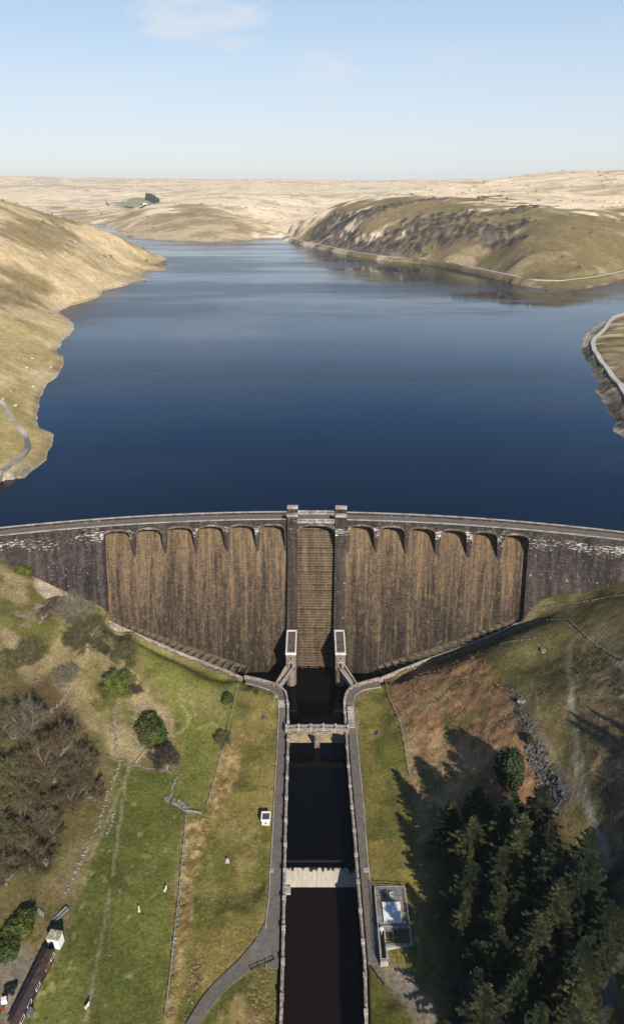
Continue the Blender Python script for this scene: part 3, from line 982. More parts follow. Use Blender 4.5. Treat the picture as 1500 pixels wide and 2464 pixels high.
# reservoir: bounded by the arc of the dam
arc = [dp(s, -7.1, 0) for s in np.linspace(-200, 200, 41)]
sheet('reservoir_water', [(-2500, 300, 0), (*arc[0][:2], 0)] + arc + [(2500, 300, 0), (4500, 4200, 0), (-4500, 4200, 0)], Z_WATER, water_mat('lake_water', (.0010, .0070, .0180), True, .20, .24, .33))
canal_mat = water_mat('peat_water', (.0022, .0022, .0028), False, .05, .06, .8)
sheet('basin_water', [(-40, 190.5, 0), (45, 190.5, 0), (45, 232, 0), (-40, 232, 0)], POOL, canal_mat)
sheet('canal_water', [(-10, 137.6, 0), (14.5, 137.6, 0), (14.5, 187.6, 0), (-10, 187.6, 0)], -1.0, canal_mat)
sheet('lower_canal_water', [(-10.5, 55, 0), (15, 55, 0), (15, 134.6, 0), (-10.5, 134.6, 0)], -4.0, water_mat('brown_canal_water', (.010, .0065, .0035), False, .05, .05, .8))


# ------------------------------------------------------------------ sky, sun, camera
EXPO = 0.35


def world():
    w = bpy.data.worlds.new('World'); SC.world = w
    w.use_nodes = True
    nt = w.node_tree
    bg = nt.nodes['Background']
    sky = N(nt, 'ShaderNodeTexSky', sky_type='NISHITA')
    sky.sun_disc = False
    sky.sun_elevation = SUN_EL
    sky.sun_rotation = math.pi - SUN_AZ
    sky.altitude = 400
    sky.air_density, sky.dust_density, sky.ozone_density = 1.0, 0.6, 2.0
    d = N(nt, 'ShaderNodeTexCoord').outputs['Generated']
    sp = N(nt, 'ShaderNodeSeparateXYZ'); nt.links.new(d, sp.inputs[0])
    up = math_n(nt, 'MAXIMUM', sp.outputs[2], .03)
    px = math_n(nt, 'DIVIDE', sp.outputs[0], up); py = math_n(nt, 'DIVIDE', sp.outputs[1], up)
    cb = N(nt, 'ShaderNodeCombineXYZ'); nt.links.new(px, cb.inputs[0]); nt.links.new(py, cb.inputs[1])
    n = noise_n(nt, scaled(nt, cb.outputs[0], (1.0, .8, 1)), .9, 7, .6)
    n2 = noise_n(nt, scaled(nt, cb.outputs[0], (.25, .9, 1)), .5, 4, .6)
    cloud = ramp(nt, n, [(.56, 0.0), (.72, .55)])
    cloud = math_n(nt, 'MULTIPLY', cloud, ramp(nt, n2, [(.45, 0.0), (.6, 1.0)]))
    cirrus = ramp(nt, n2, [(.4, .0), (.75, .22)])
    cl = math_n(nt, 'MULTIPLY', cirrus, .8)
    yy = math_n(nt, 'MAXIMUM', sp.outputs[1], .05)
    qa, qe = math_n(nt, 'DIVIDE', sp.outputs[0], yy), math_n(nt, 'DIVIDE', sp.outputs[2], yy)
    cq = N(nt, 'ShaderNodeCombineXYZ'); nt.links.new(qa, cq.inputs[0]); nt.links.new(qe, cq.inputs[1])
    wisp = noise_n(nt, scaled(nt, cq.outputs[0], (9, 22, 1)), 1.0, 8, .62)
    for u, v, ru, rv, dens in ((480, 22, 190, 75, 1.1), (575, 103, 80, 30, .8), (760, 165, 120, 55, .6), (780, 255, 55, 20, .4), (230, 235, 200, 40, .35), (1200, 130, 300, 30, .22)):
        d0 = ray(u, v)
        ex = math_n(nt, 'POWER', math_n(nt, 'ABSOLUTE', math_n(nt, 'DIVIDE', math_n(nt, 'SUBTRACT', qa, float(d0[0] / d0[1])), ru / F)), 2.0)
        ey = math_n(nt, 'POWER', math_n(nt, 'ABSOLUTE', math_n(nt, 'DIVIDE', math_n(nt, 'SUBTRACT', qe, float(d0[2] / d0[1])), rv / F)), 2.0)
        blob = math_n(nt, 'SUBTRACT', 1.0, math_n(nt, 'ADD', ex, ey), True)
        e_ = math_n(nt, 'SUBTRACT', math_n(nt, 'ADD', wisp, math_n(nt, 'MULTIPLY', blob, .32)), .62)
        cl = math_n(nt, 'MAXIMUM', cl, math_n(nt, 'MULTIPLY', math_n(nt, 'MULTIPLY', e_, 4.5 * dens, True), math_n(nt, 'MULTIPLY', blob, 2.2, True)))
    cl = math_n(nt, 'MULTIPLY', cl, .55)
    K = 1 / (.12 * 2 ** EXPO)
    grad = ramp(nt, sp.outputs[2], [(0.0, (.74, .765, .81)), (.05, (.70, .745, .82)), (.11, (.62, .72, .845)), (.19, (.46, .62, .83)), (.225, (.17, .38, .73)), (.28, (.075, .245, .60)), (.36, (.035, .150, .43)), (.5, (.016, .075, .24)), (1.0, (.014, .058, .18))])
    gk = N(nt, 'ShaderNodeVectorMath', operation='SCALE'); gk.inputs['Scale'].default_value = K; nt.links.new(grad, gk.inputs[0])
    base = mix_c(nt, .78, sky.outputs[0], gk.outputs[0])
    c = mix_c(nt, cl, base, (.80 * K, .82 * K, .85 * K))
    nt.links.new(c, bg.inputs['Color'])
    bg.inputs['Strength'].default_value = .12
    return sky


SKY = world()
sl = bpy.data.lights.new('sun', 'SUN'); sl.energy = 4.9; sl.angle = math.radians(.53); sl.color = (1.0, .93, .82)
so = bpy.data.objects.new('sun', sl); COL.objects.link(so)
sdir = Vector((-math.sin(SUN_AZ) * math.cos(SUN_EL), math.cos(SUN_AZ) * math.cos(SUN_EL), -math.sin(SUN_EL)))
so.rotation_euler = sdir.to_track_quat('-Z', 'Y').to_euler()
so.location = (60, -100, 300)

cam = bpy.data.cameras.new('camera'); co_ = bpy.data.objects.new('camera', cam); COL.objects.link(co_)
cam.sensor_fit = 'VERTICAL'; cam.sensor_height = 36.0; cam.lens = F / 2464 * 36.0
cam.clip_start, cam.clip_end = 1.0, 40000
co_.location = (0, 0, CAMZ); co_.rotation_euler = (math.pi / 2 - PITCH, 0, 0)
SC.camera = co_
SC.view_settings.view_transform = 'Standard'; SC.view_settings.look = 'None'
SC.view_settings.exposure = EXPO; SC.view_settings.gamma = 1.0
SC.cycles.max_bounces = 5; SC.cycles.diffuse_bounces = 2; SC.cycles.glossy_bounces = 2; SC.cycles.transmission_bounces = 2

# thin even air: far hills pale as in the photograph
hz = MB(); ztop = max(float(GZ.max()), CAMZ) + 3
hz.box((0, 4720, -14), (24400, 9900, ztop + 14))
hm = bpy.data.materials.new('thin_air'); hm.use_nodes = True
hn = hm.node_tree; hn.nodes.remove(hn.nodes['Principled BSDF'])
pv = hn.nodes.new('ShaderNodeVolumePrincipled'); pv.inputs['Color'].default_value = (.86, .92, 1, 1); pv.inputs['Density'].default_value = 3.4e-5; pv.inputs['Anisotropy'].default_value = .0
hn.links.new(pv.outputs[0], hn.nodes['Material Output'].inputs['Volume'])
tag(hz.build('haze', hm), kind='stuff')
# ------------------------------------------------------------------ stone materials (UV in metres: along the wall, height)
def masonry(name, stops, grad, white=0.0, band=(38, 47), streak=(.42, .045), brick=(1.25, .6), bump_s=.5, lichen=0.0, mortar=.6, spots=0.0):
    m, nt, b = new_mat(name, .93, .15)
    uv = N(nt, 'ShaderNodeUVMap', uv_map='metres').outputs[0]
    sep = N(nt, 'ShaderNodeSeparateXYZ'); nt.links.new(uv, sep.inputs[0])
    br = N(nt, 'ShaderNodeTexBrick')
    br.inputs['Color1'].default_value = (0, 0, 0, 1); br.inputs['Color2'].default_value = (1, 1, 1, 1); br.inputs['Mortar'].default_value = (.12, .12, .12, 1)
    br.inputs['Scale'].default_value = 1.0; br.inputs['Mortar Size'].default_value = .03; br.inputs['Brick Width'].default_value = brick[0]; br.inputs['Row Height'].default_value = brick[1]
    nt.links.new(uv, br.inputs['Vector'])
    st = noise_n(nt, scaled(nt, uv, (streak[0], streak[1], 1)), 1.0, 6, .62)
    st2 = noise_n(nt, scaled(nt, uv, (.24, .022, 1)), 1.0, 4, .6)
    bl = noise_n(nt, scaled(nt, uv, (1.0, .35, 1)), 1.1, 4, .7)
    g = N(nt, 'ShaderNodeMapRange'); nt.links.new(sep.outputs[1], g.inputs[0])
    for k, x in enumerate(grad): g.inputs[k + 1].default_value = x
    v = math_n(nt, 'ADD', math_n(nt, 'MULTIPLY', st, .85), math_n(nt, 'MULTIPLY', st2, .72))
    v = math_n(nt, 'ADD', v, math_n(nt, 'MULTIPLY', br.outputs[0], .15))
    v = math_n(nt, 'ADD', v, math_n(nt, 'MULTIPLY', bl, .50))
    v = math_n(nt, 'ADD', math_n(nt, 'SUBTRACT', v, .605), g.outputs[0])
    c = ramp(nt, v, stops)
    if lichen:
        li = noise_n(nt, scaled(nt, uv, (.5, .3, 1)), 1.2, 5, .7)
        c = mix_c(nt, math_n(nt, 'MULTIPLY', ramp(nt, li, [(.55, 0.0), (.68, 1.0)]), lichen), c, (.19, .165, .055))
    if white:
        w = noise_n(nt, scaled(nt, uv, (.5, 1.9, 1)), 1.0, 6, .72)
        w2 = noise_n(nt, scaled(nt, uv, (.07, .12, 1)), 1.0, 3, .5)
        mk = N(nt, 'ShaderNodeMapRange', interpolation_type='SMOOTHSTEP')
        nt.links.new(sep.outputs[1], mk.inputs[0])
        mk.inputs[1].default_value, mk.inputs[2].default_value = band
        mk2 = N(nt, 'ShaderNodeMapRange', interpolation_type='SMOOTHSTEP'); nt.links.new(sep.outputs[1], mk2.inputs[0])
        mk2.inputs[1].default_value, mk2.inputs[2].default_value, mk2.inputs[3].default_value, mk2.inputs[4].default_value = 47.3, 49.4, 1, .25
        k = math_n(nt, 'MULTIPLY', mk.outputs[0], mk2.outputs[0])
        k = math_n(nt, 'ADD', math_n(nt, 'MULTIPLY', k, .135 * white), math_n(nt, 'MULTIPLY', math_n(nt, 'SUBTRACT', w2, .5), .36))
        wf = ramp(nt, math_n(nt, 'ADD', w, k), [(.655, 0.0), (.71, 1.0)])
        if spots:
            d = noise_n(nt, scaled(nt, uv, (1.0, .45, 1)), .8, 6, .75)
            wf = math_n(nt, 'MAXIMUM', wf, ramp(nt, d, [(.63, 0.0), (.665, spots)]))
        c = mix_c(nt, wf, c, (.62, .59, .55))
    mo = math_n(nt, 'MULTIPLY_ADD', br.outputs[1], -mortar); mo.node.inputs[2].default_value = 1.0
    c = mix_c(nt, 1.0, c, mo, 'MULTIPLY')
    nt.links.new(c, b.inputs['Base Color'])
    h = math_n(nt, 'ADD', math_n(nt, 'MULTIPLY', br.outputs[0], .5), math_n(nt, 'MULTIPLY', bl, .8))
    bump(nt, b, h, bump_s, .25)
    return m


FACE_ST = [(.26, (.026, .020, .017)), (.42, (.058, .043, .032)), (.56, (.114, .079, .052)), (.70, (.182, .124, .074)), (.86, (.25, .175, .10))]
M_FACE = masonry('weathered_spillway_stone', FACE_ST, (2, 46, -.19, .15), lichen=.5, streak=(.75, .05), brick=(.9, .5))
M_STEP = masonry('stepped_spillway_stone', [(.25, (.075, .056, .040)), (.45, (.145, .106, .068)), (.62, (.205, .152, .096)), (.8, (.27, .205, .125))], (0, 46, -.08, .06), lichen=.35, mortar=.7, bump_s=.8)
M_DARK = masonry('dark_dam_stone', [(.3, (.018, .0145, .014)), (.5, (.040, .033, .031)), (.75, (.095, .078, .068))], (0, 50, -.02, .05), white=1.0, band=(40, 46.5), spots=.9)
M_PIER = masonry('dark_pier_stone', [(.3, (.024, .019, .018)), (.55, (.052, .041, .036)), (.8, (.100, .078, .062))], (0, 50, -.04, .06), white=1.0, band=(41.5, 46.5), spots=.5)
M_COPE = speckle('pale_coping_stone', (.30, .27, .235), (.46, .42, .37), 1.2, .9, .3, (.24, .21, .18))
M_RUBBLE = speckle('pink_grey_rubble_stone', (.13, .095, .080), (.50, .43, .37), 1.9, .95, .9, (.20, .155, .13), detail=8, lo=.38, hi=.60)
M_ROAD = speckle('asphalt', (.115, .112, .112), (.155, .150, .147), .8, .9, .2, (.13, .12, .11))
M_PATH = speckle('gravelly_path_asphalt', (.108, .098, .088), (.160, .147, .130), .9, .92, .3, (.135, .112, .075))
M_CONC = speckle('stained_concrete', (.27, .245, .205), (.40, .37, .325), .7, .9, .2, (.22, .195, .155))
M_WHITE = speckle('white_paint', (.70, .70, .68), (.80, .80, .78), 1.0, .6, .1)
M_DOOR = speckle('dark_red_door_paint', (.070, .018, .012), (.10, .028, .018), 2.0, .6, .1)
M_STEEL = speckle('grey_galvanised_steel', (.34, .36, .38), (.46, .48, .50), 3.0, .5, .1, spec=.5)
M_BLACK = speckle('black_painted_steel', (.012, .012, .013), (.03, .03, .03), 3.0, .5, .1)
M_ROOF = speckle('brown_felt_roof', (.105, .078, .066), (.150, .112, .095), .9, .95, .2, (.085, .066, .056))
M_GLASS = speckle('dark_window_glass', (.01, .012, .014), (.02, .022, .025), 1.0, .1, 0, spec=.5)
M_TOE = speckle('wet_channel_concrete', (.085, .064, .047), (.150, .112, .080), .5, .85, .3, (.055, .042, .032))

S_END = 205.0
dam = empty('dam', dp(0, 0, 0), 0, 'long curved dark stone masonry dam with arched spillway bays and a central stepped cascade', 'dam')


def dpl(s, n, z):
    p = dp(s, n, z)
    return (p[0] - dam.location.x, p[1] - dam.location.y, p[2] - dam.location.z)


def extrude_profile(mb, prof, s_list, ends=True, top_uv=None):
    """prof: (n, z) list from upstream to downstream; UV = (s, height along the section)"""
    acc = [0.0]
    for k in range(1, len(prof)):
        acc.append(acc[-1] + math.hypot(prof[k][0] - prof[k - 1][0], prof[k][1] - prof[k - 1][1]))
    for i in range(len(s_list) - 1):
        s0, s1 = s_list[i], s_list[i + 1]
        for k in range(len(prof) - 1):
            (n0, z0), (n1, z1) = prof[k], prof[k + 1]
            v0, v1 = (z0, z1) if abs(z1 - z0) > .02 else (z0 + n0 * .01, z1 + n1 * .01)
            mb.quad(dpl(s0, n0, z0), dpl(s0, n1, z1), dpl(s1, n1, z1), dpl(s1, n0, z0), [(s0, v0), (s0, v1), (s1, v1), (s1, v0)])
    if ends:
        for s, rev in ((s_list[0], False), (s_list[-1], True)):
            pts = [dpl(s, n, z) for n, z in prof]; uv = [(n + 3 * s, z) for n, z in prof]
            if rev: pts.reverse(); uv.reverse()
            mb.poly(pts, uv)


def srange(a, b, step=3.0):
    return list(np.linspace(a, b, max(2, int((b - a) / step) + 1)))


# abutment walls
ab_prof = [(-7.5, -6), (-7.5, 49.9), (0, 49.9), (0, 41.8)] + [(n_abut(z), z) for z in np.arange(40.5, -4.1, -2.2)] + [(n_abut(-4), -6)]
for s0, s1 in ((-S_END, BAYS_L[0][0] - .02), (BAYS_R[-1][1] + .02, S_END)):
    m = MB(); extrude_profile(m, ab_prof, srange(s0, s1, 4))
    m.build('abutment_wall', M_DARK, dam)
# spillway faces either side of the cascade
sp_prof = SPILL + [(-7.3, -4)]
for s0, s1 in ((BAYS_L[0][0], S_PL), (S_PR, BAYS_R[-1][1])):
    m = MB(); extrude_profile(m, sp_prof[:-1], srange(s0, s1, 3))
    m.build('spillway_face', M_FACE, dam)
# central stepped cascade: courses of proud blocks, real steps
m = MB()
zs = list(np.arange(45.6, -1.6, -0.86))
m_prof = [(-7.3, 39.0), (-7.3, 46.0), (-6.9, 46.5), (-6.2, 46.4), (n_spill(45.6) - .5, 45.6)]
extrude_profile(m, m_prof, srange(S_CL, S_CR, 2), False)
rb = random.Random(5)
for k in range(len(zs) - 1):
    z0, z1 = zs[k], zs[k + 1]
    na, nb = n_spill(z0) - .5, n_spill(z1) - .5
    s = S_CL - (k % 2) * .5
    while s < S_CR:
        w = rb.uniform(.85, 1.3)
        a, b_ = max(s, S_CL), min(s + w - .07, S_CR)
        s += w
        if b_ - a < .15: continue
        j = rb.uniform(-.10, .16); jz = rb.uniform(-.05, .05)
        nf = nb + j + .1
        zt = z0 - .02 + jz; zl = z1 + .36
        m.quad(dpl(a, na - .5, zt), dpl(a, nf - .12, zt), dpl(b_, nf - .12, zt), dpl(b_, na - .5, zt), [(a, zt), (a, zt - .1), (b_, zt - .1), (b_, zt)])
        m.quad(dpl(a, nf - .12, zt), dpl(a, nf, zt - .14), dpl(b_, nf, zt - .14), dpl(b_, nf - .12, zt), [(a, zt), (a, zt - .14), (b_, zt - .14), (b_, zt)])
        m.quad(dpl(a, nf, zt - .14), dpl(a, nf - .06, zl), dpl(b_, nf - .06, zl), dpl(b_, nf, zt - .14), [(a, zt), (a, z1), (b_, z1), (b_, zt)])
        m.quad(dpl(a, nf - .06, zl), dpl(a, na - .3, zl), dpl(b_, na - .3, zl), dpl(b_, nf - .06, zl))
        m.quad(dpl(a, na - .5, zt), dpl(a, na - .5, zl), dpl(a, nf, zl), dpl(a, nf - .12, zt))
        m.quad(dpl(b_, nf - .12, zt), dpl(b_, nf, zl), dpl(b_, na - .5, zl), dpl(b_, na - .5, zt))
    m.quad(dpl(S_CL, na - .45, z0 - .1), dpl(S_CL, nb - .45, z1 - .1), dpl(S_CR, nb - .45, z1 - .1), dpl(S_CR, na - .45, z0 - .1), [(S_CL, z0), (S_CL, z1), (S_CR, z1), (S_CR, z0)])
m.build('stepped_cascade', M_STEP, dam)


# piers between the bays
def pier(mb, s0, s1, prof):
    extrude_profile(mb, prof, [s0, s1])


def taper_pier(mb, s0, s1):
    extrude_profile(mb, [(-7.5, 46.4), (-7.5, 49.9), (0, 49.9), (0, 46.4)], [s0, s1])
    c = (s0 + s1) / 2; h = (s1 - s0) / 2
    lev = [(46.4, 1.0, 0.0), (43, .86, .1), (40, .62, .2), (36.5, .28, .3), (33, .2, .3)]
    for (za, ka, na), (zb, kb, nb) in zip(lev[:-1], lev[1:]):
        ha, hb = h * ka, h * kb
        mb.quad(dpl(c - ha, na, za), dpl(c - hb, nb, zb), dpl(c + hb, nb, zb), dpl(c + ha, na, za), [(c - ha, za), (c - hb, zb), (c + hb, zb), (c + ha, za)])
        for sg in (-1, 1):
            mb.quad(dpl(c + sg * ha, -7.4, za), dpl(c + sg * hb, -7.4, zb), dpl(c + sg * hb, nb, zb), dpl(c + sg * ha, na, za), [(c, za), (c, zb), (c + 7, zb), (c + 7, za)])


for B in (BAYS_L, BAYS_R):
    for i in range(len(B) - 1):
        m = MB()
        s0, s1 = B[i][1], B[i + 1][0]
        taper_pier(m, s0, s1)
        # tapering cutwater that dies into the face
        m.build('pier', M_PIER, dam)
for s0, s1 in ((S_PL + .0, BAYS_L[-1][1] + .0), (BAYS_R[0][0], S_PR)):
    a, b_ = min(s0, s1), max(s0, s1)
for a, b_ in ((BAYS_L[-1][1], S_PL), (S_PR, BAYS_R[0][0])):
    m = MB(); extrude_profile(m, [(-7.5, 30), (-7.5, 49.9), (0, 49.9), (0, 46.4), (.3, 36.5), (.3, 30)], [a, b_]); m.build('pier', M_PIER, dam)
# great buttress piers with gate pylons
bp = [(-8.6, 20), (-8.6, 49.9), (1.6, 49.9), (1.6, 39.2)] + [(n_pierbig(z), z) for z in np.arange(38, -4.1, -2.0)] + [(n_pierbig(-4), -6)]
for a, b_ in ((S_PL, S_CL), (S_CR, S_PR)):
    m = MB(); pier(m, a, b_, bp); m.build('buttress_pier', M_PIER, dam)
    for n0, n1 in ((-.7, 1.62), (-8.7, -6.0)):
        m = MB(); extrude_profile(m, [(n0, 49.9), (n0, 53.0), (n1, 53.0), (n1, 49.9)], [a + .02, b_ - .02])
        g = m.build('gate_pylon', M_PIER, dam)
        m = MB(); extrude_profile(m, [(n0 - .15, 53.0), (n0 - .15, 53.25), (n0 + .25, 53.6), (n1 - .25, 53.6), (n1 + .15, 53.25), (n1 + .15, 53.0)], [a - .13, b_ + .13])
        m.build('coping', M_COPE, g)


# arched bridge spans carrying the road
def span(s0, s1, crown=48.55, spring=46.4, n1=0.0):
    K = 18
    mb = MB(); ring = MB()

    def az(t):
        x = 2 * t - 1
        return spring + (crown - spring) * math.sqrt(max(0, 1 - abs(x) ** 2.6))
    for k in range(K):
        t0, t1 = k / K, (k + 1) / K
        a, b_ = s0 + (s1 - s0) * t0, s0 + (s1 - s0) * t1
        z0, z1 = az(t0), az(t1)
        mb.quad(dpl(a, n1, z0), dpl(b_, n1, z1), dpl(b_, n1, 49.9), dpl(a, n1, 49.9), [(a, z0), (b_, z1), (b_, 49.9), (a, 49.9)])
        mb.quad(dpl(b_, -7.5, z1), dpl(a, -7.5, z0), dpl(a, -7.5, 49.9), dpl(b_, -7.5, 49.9), [(b_, z1), (a, z0), (a, 49.9), (b_, 49.9)])
        mb.quad(dpl(a, -7.5, z0), dpl(b_, -7.5, z1), dpl(b_, n1, z1), dpl(a, n1, z0), [(a, 44), (b_, 44), (b_, 44.5), (a, 44.5)])
        mb.quad(dpl(a, -7.5, 49.9), dpl(a, n1, 49.9), dpl(b_, n1, 49.9), dpl(b_, -7.5, 49.9), [(a, 49)] * 4)
        # voussoirs, each a separate wedge with a joint
        if k % 1 == 0:
            e = .06 * (b_ - a)
            d0, d1 = z0 + .85, z1 + .85
            mb2 = ring
            mb2.hexa([dpl(a + e, n1 - .2, z0 - .03), dpl(b_ - e, n1 - .2, z1 - .03), dpl(b_ - e, n1 + .16, z1 - .03), dpl(a + e, n1 + .16, z0 - .03),
                      dpl(a + e, n1 - .2, d0), dpl(b_ - e, n1 - .2, d1), dpl(b_ - e, n1 + .16, d1), dpl(a + e, n1 + .16, d0)])
    o = mb.build('bridge_span', M_PIER, dam)
    ring.build('arch_ring', M_VOUS, o)


M_VOUS = speckle('arch_stone', (.075, .060, .050), (.150, .120, .098), 1.1, .95, .5, (.30, .27, .24))
for B in (BAYS_L, BAYS_R):
    for s0, s1 in B: span(s0, s1)
span(S_CL, S_CR, 48.6, 45.6, .6)

# road and parapets
m = MB(); extrude_profile(m, [(-6.95, 49.6), (-6.95, 50.0), (-.45, 50.0), (-.45, 49.6)], srange(-S_END, S_END, 4))
m.build('roadway', M_ROAD, dam)
m = MB(); extrude_profile(m, [(-6.95, 49.7), (-6.95, 50.12), (-6.05, 50.12), (-6.05, 49.7)], srange(-S_END, S_END, 4)); m.build('kerb', speckle('brown_kerb_strip', (.12, .095, .07), (.2, .165, .125), .9, .95, .3), dam)  # raised brown strip along the upstream edge of the roadway
for s0, s1 in ((-S_END, S_PL - .1), (S_PR + .1, S_END)):
    for n0, n1 in ((-.45, 0.03), (-7.53, -6.95)):
        m = MB(); extrude_profile(m, [(n0, 49.8), (n0, 51.05), (n1, 51.05), (n1, 49.8)], srange(s0, s1, 4))
        p = m.build('parapet', M_PARA if 'M_PARA' in globals() else M_PIER, dam)
        m = MB(); extrude_profile(m, [(n0 - .08, 51.05), (n0 - .08, 51.3), (n1 + .08, 51.3), (n1 + .08, 51.05)], srange(s0, s1, 4))
        m.build('coping', M_COPE, p)
# balustrades over the central arch
for n0, sgn in ((.45, 1), (-7.6, -1)):
    m = MB()
    extrude_profile(m, [(n0 - .3, 49.8), (n0 - .3, 50.45), (n0 + .3, 50.45), (n0 + .3, 49.8)], srange(S_CL, S_CR, 2))
    b_ = m.build('balustrade', M_COPE, dam)
    m = MB(); extrude_profile(m, [(n0 - .28, 51.2), (n0 - .28, 51.5), (n0 + .28, 51.5), (n0 + .28, 51.2)], srange(S_CL, S_CR, 2)); m.build('handrail', M_COPE, b_)
    m = MB()
    for s in np.arange(S_CL + .3, S_CR - .2, .55):
        a, c = dpl(s, n0, 50.4), dpl(s, n0, 51.25)
        m.bar(a, c, .2)
    for s in np.linspace(S_CL + .4, S_CR - .4, 5):
        m.bar(dpl(s, n0, 50.4), dpl(s, n0, 51.62), .62)
    m.build('baluster', M_COPE, b_)['kind'] = 'stuff'

# ------------------------------------------------------------------ valve houses at the foot of the cascade
def uv_box(mb, P, z0, z1, flip=False):
    """vertical walls round a plan polygon (ccw), with metric UV"""
    L = 0
    for k in range(len(P)):
        a, b_ = P[k], P[(k + 1) % len(P)]
        d = math.hypot(b_[0] - a[0], b_[1] - a[1])
        mb.quad((*a[:2], z0), (*b_[:2], z0), (*b_[:2], z1), (*a[:2], z1), [(L, z0), (L + d, z0), (L + d, z1), (L, z1)])
        L += d
    mb.poly([(*p[:2], z1) for p in P], [(p[0], p[1]) for p in P])


M_VALVE = masonry('pale_valve_house_stone', [(.3, (.09, .075, .06)), (.5, (.20, .17, .14)), (.75, (.36, .32, .27))], (0, 14, -.02, .05), brick=(1.1, .5))
ZR = 13.5
yF = at_z(700, 1607, 7.0)[1]


def valve_house(u0, u1, label, nose_label=None):
    xa, xb = at_y(u0, 1573, yF)[0], at_y(u1, 1573, yF)[0]
    yB = 233.0
    xm = (xa + xb) / 2; w = xb - xa
    t = empty('valve_house', (xm, yF, 0), 0, label, 'valve house')
    h = w / 2
    m = MB(); uv_box(m, [(-h, 0), (h, 0), (h, yB - yF), (-h, yB - yF)], -5, ZR - .5); m.build('wall', M_VALVE, t)
    nose = [(-h - .15, 0.0)] + [(-(h + .15) * math.cos(a), -(h + .15) * 1.05 * math.sin(a)) for a in np.linspace(0, math.pi, 13)[1:-1]] + [(h + .15, 0.0)]
    m = MB(); uv_box(m, nose, -5, 6.8); m.build('rounded_pier', M_VALVE, t)
    # rim and sunken felt roof
    m = MB(); r = .42; e = .14; L = yB - yF - .7
    for x0, x1, y0, y1 in ((-h - e, h + e, -e, r), (-h - e, h + e, L - r, L), (-h - e, -h + r, r, L - r), (h - r, h + e, r, L - r)):
        m.box(((x0 + x1) / 2, (y0 + y1) / 2, ZR - .55), (x1 - x0, y1 - y0, .85))
    m.build('roof_rim', M_WHITE2, t)
    m = MB(); m.box((0, L / 2, ZR - .5), (w - 2 * r + .02, L - 2 * r + .02, .35)); rf = m.build('roof', M_ROOF, t)
    m = MB()
    m.box((-.3, 7.4, ZR - .15), (.9, .9, .22)); m.build('roof_hatch', M_ROOF2, rf)
    m = MB(); m.box((-.1, 2.6, ZR - .15), (1.1, .8, .2)); m.build('roof_hatch', M_ROOF2, rf)
    m = MB(); m.box((0, -.06, 6.9), (1.25, .12, 2.0)); m.build('door', M_DOOR, t)
    m = MB()
    for x in (-.8, .8): m.box((x, -.09, 6.9), (.32, .2, 2.3))
    m.box((0, -.09, 9.2), (2.3, .22, .4)); m.box((0, -.12, 9.62), (2.7, .3, .18)); m.build('door_surround', M_COPE, t)
    m = MB(); m.box((0, -.05, 10.8), (.6, .1, 1.2)); wn = m.build('window', M_GLASS, t)
    m = MB()
    for x in (-.38, .38): m.box((x, -.08, 10.7), (.16, .18, 1.4))
    m.box((0, -.08, 12.1), (.92, .18, .2)); m.box((0, -.1, 10.5), (1.0, .24, .2)); m.build('frame', M_COPE, wn)
    return t


M_WHITE2 = speckle('pale_concrete_rim', (.58, .56, .52), (.70, .68, .64), .8, .85, .2, (.5, .47, .42))
M_ROOF2 = speckle('dark_hatch', (.05, .04, .04), (.08, .065, .06), 1.0, .9, .1)
valve_house(687.2, 711.3, 'narrow stone valve house with dark red door at the left foot of the cascade', None)
valve_house(806.8, 831.0, 'narrow stone valve house with dark red door at the right foot of the cascade', None)


# footbridges from the valve houses to the banks
def footbridge(pl, pr, label):
    (a0, a1), (b0, b1) = pl, pr
    A0, A1, B0, B1 = at_z(*a0, 8), at_z(*a1, 8), at_z(*b0, 8), at_z(*b1, 8)
    t = empty('footbridge', (A0 + B0) / 2, 0, label, 'footbridge')
    off = np.array(t.location)
    m = MB()
    P = [q - off for q in (A0, A1, B1, B0)]
    top = [(p[0], p[1], -1.05) for p in P]; bot = [(p[0], p[1], -1.7) for p in P]
    m.hexa(bot + top); m.build('deck', M_CONC, t)
    for q0, q1 in ((P[0], P[1]), (P[3], P[2])):
        m = MB(); d = q1 - q0; n = np.array([-d[1], d[0], 0]) / np.hypot(d[0], d[1]) * .24
        z0, z1 = np.array([0, 0, -1.75]), np.array([0, 0, -.12])
        m.hexa([q0 - n + z0, q1 - n + z0, q1 + n + z0, q0 + n + z0, q0 - n + z1, q1 - n + z1, q1 + n + z1, q0 + n + z1]); p = m.build('parapet', M_RUBBLE, t)
        n2 = n * 1.25; z2 = np.array([0, 0, .08])
        m = MB(); m.hexa([q0 - n2 + z1, q1 - n2 + z1, q1 + n2 + z1, q0 + n2 + z1, q0 - n2 + z2, q1 - n2 + z2, q1 + n2 + z2, q0 + n2 + z2]); m.build('coping', M_COPE, p)
    return t


footbridge(((688.0, 1603), (662.5, 1646)), ((703.5, 1607), (670.6, 1650.5)), 'slim footbridge with stone parapets from left valve house to the left bank path')
footbridge(((829.5, 1602), (857.8, 1645)), ((816.5, 1608.5), (846.6, 1649.5)), 'slim footbridge with stone parapets from right valve house to the right bank path')

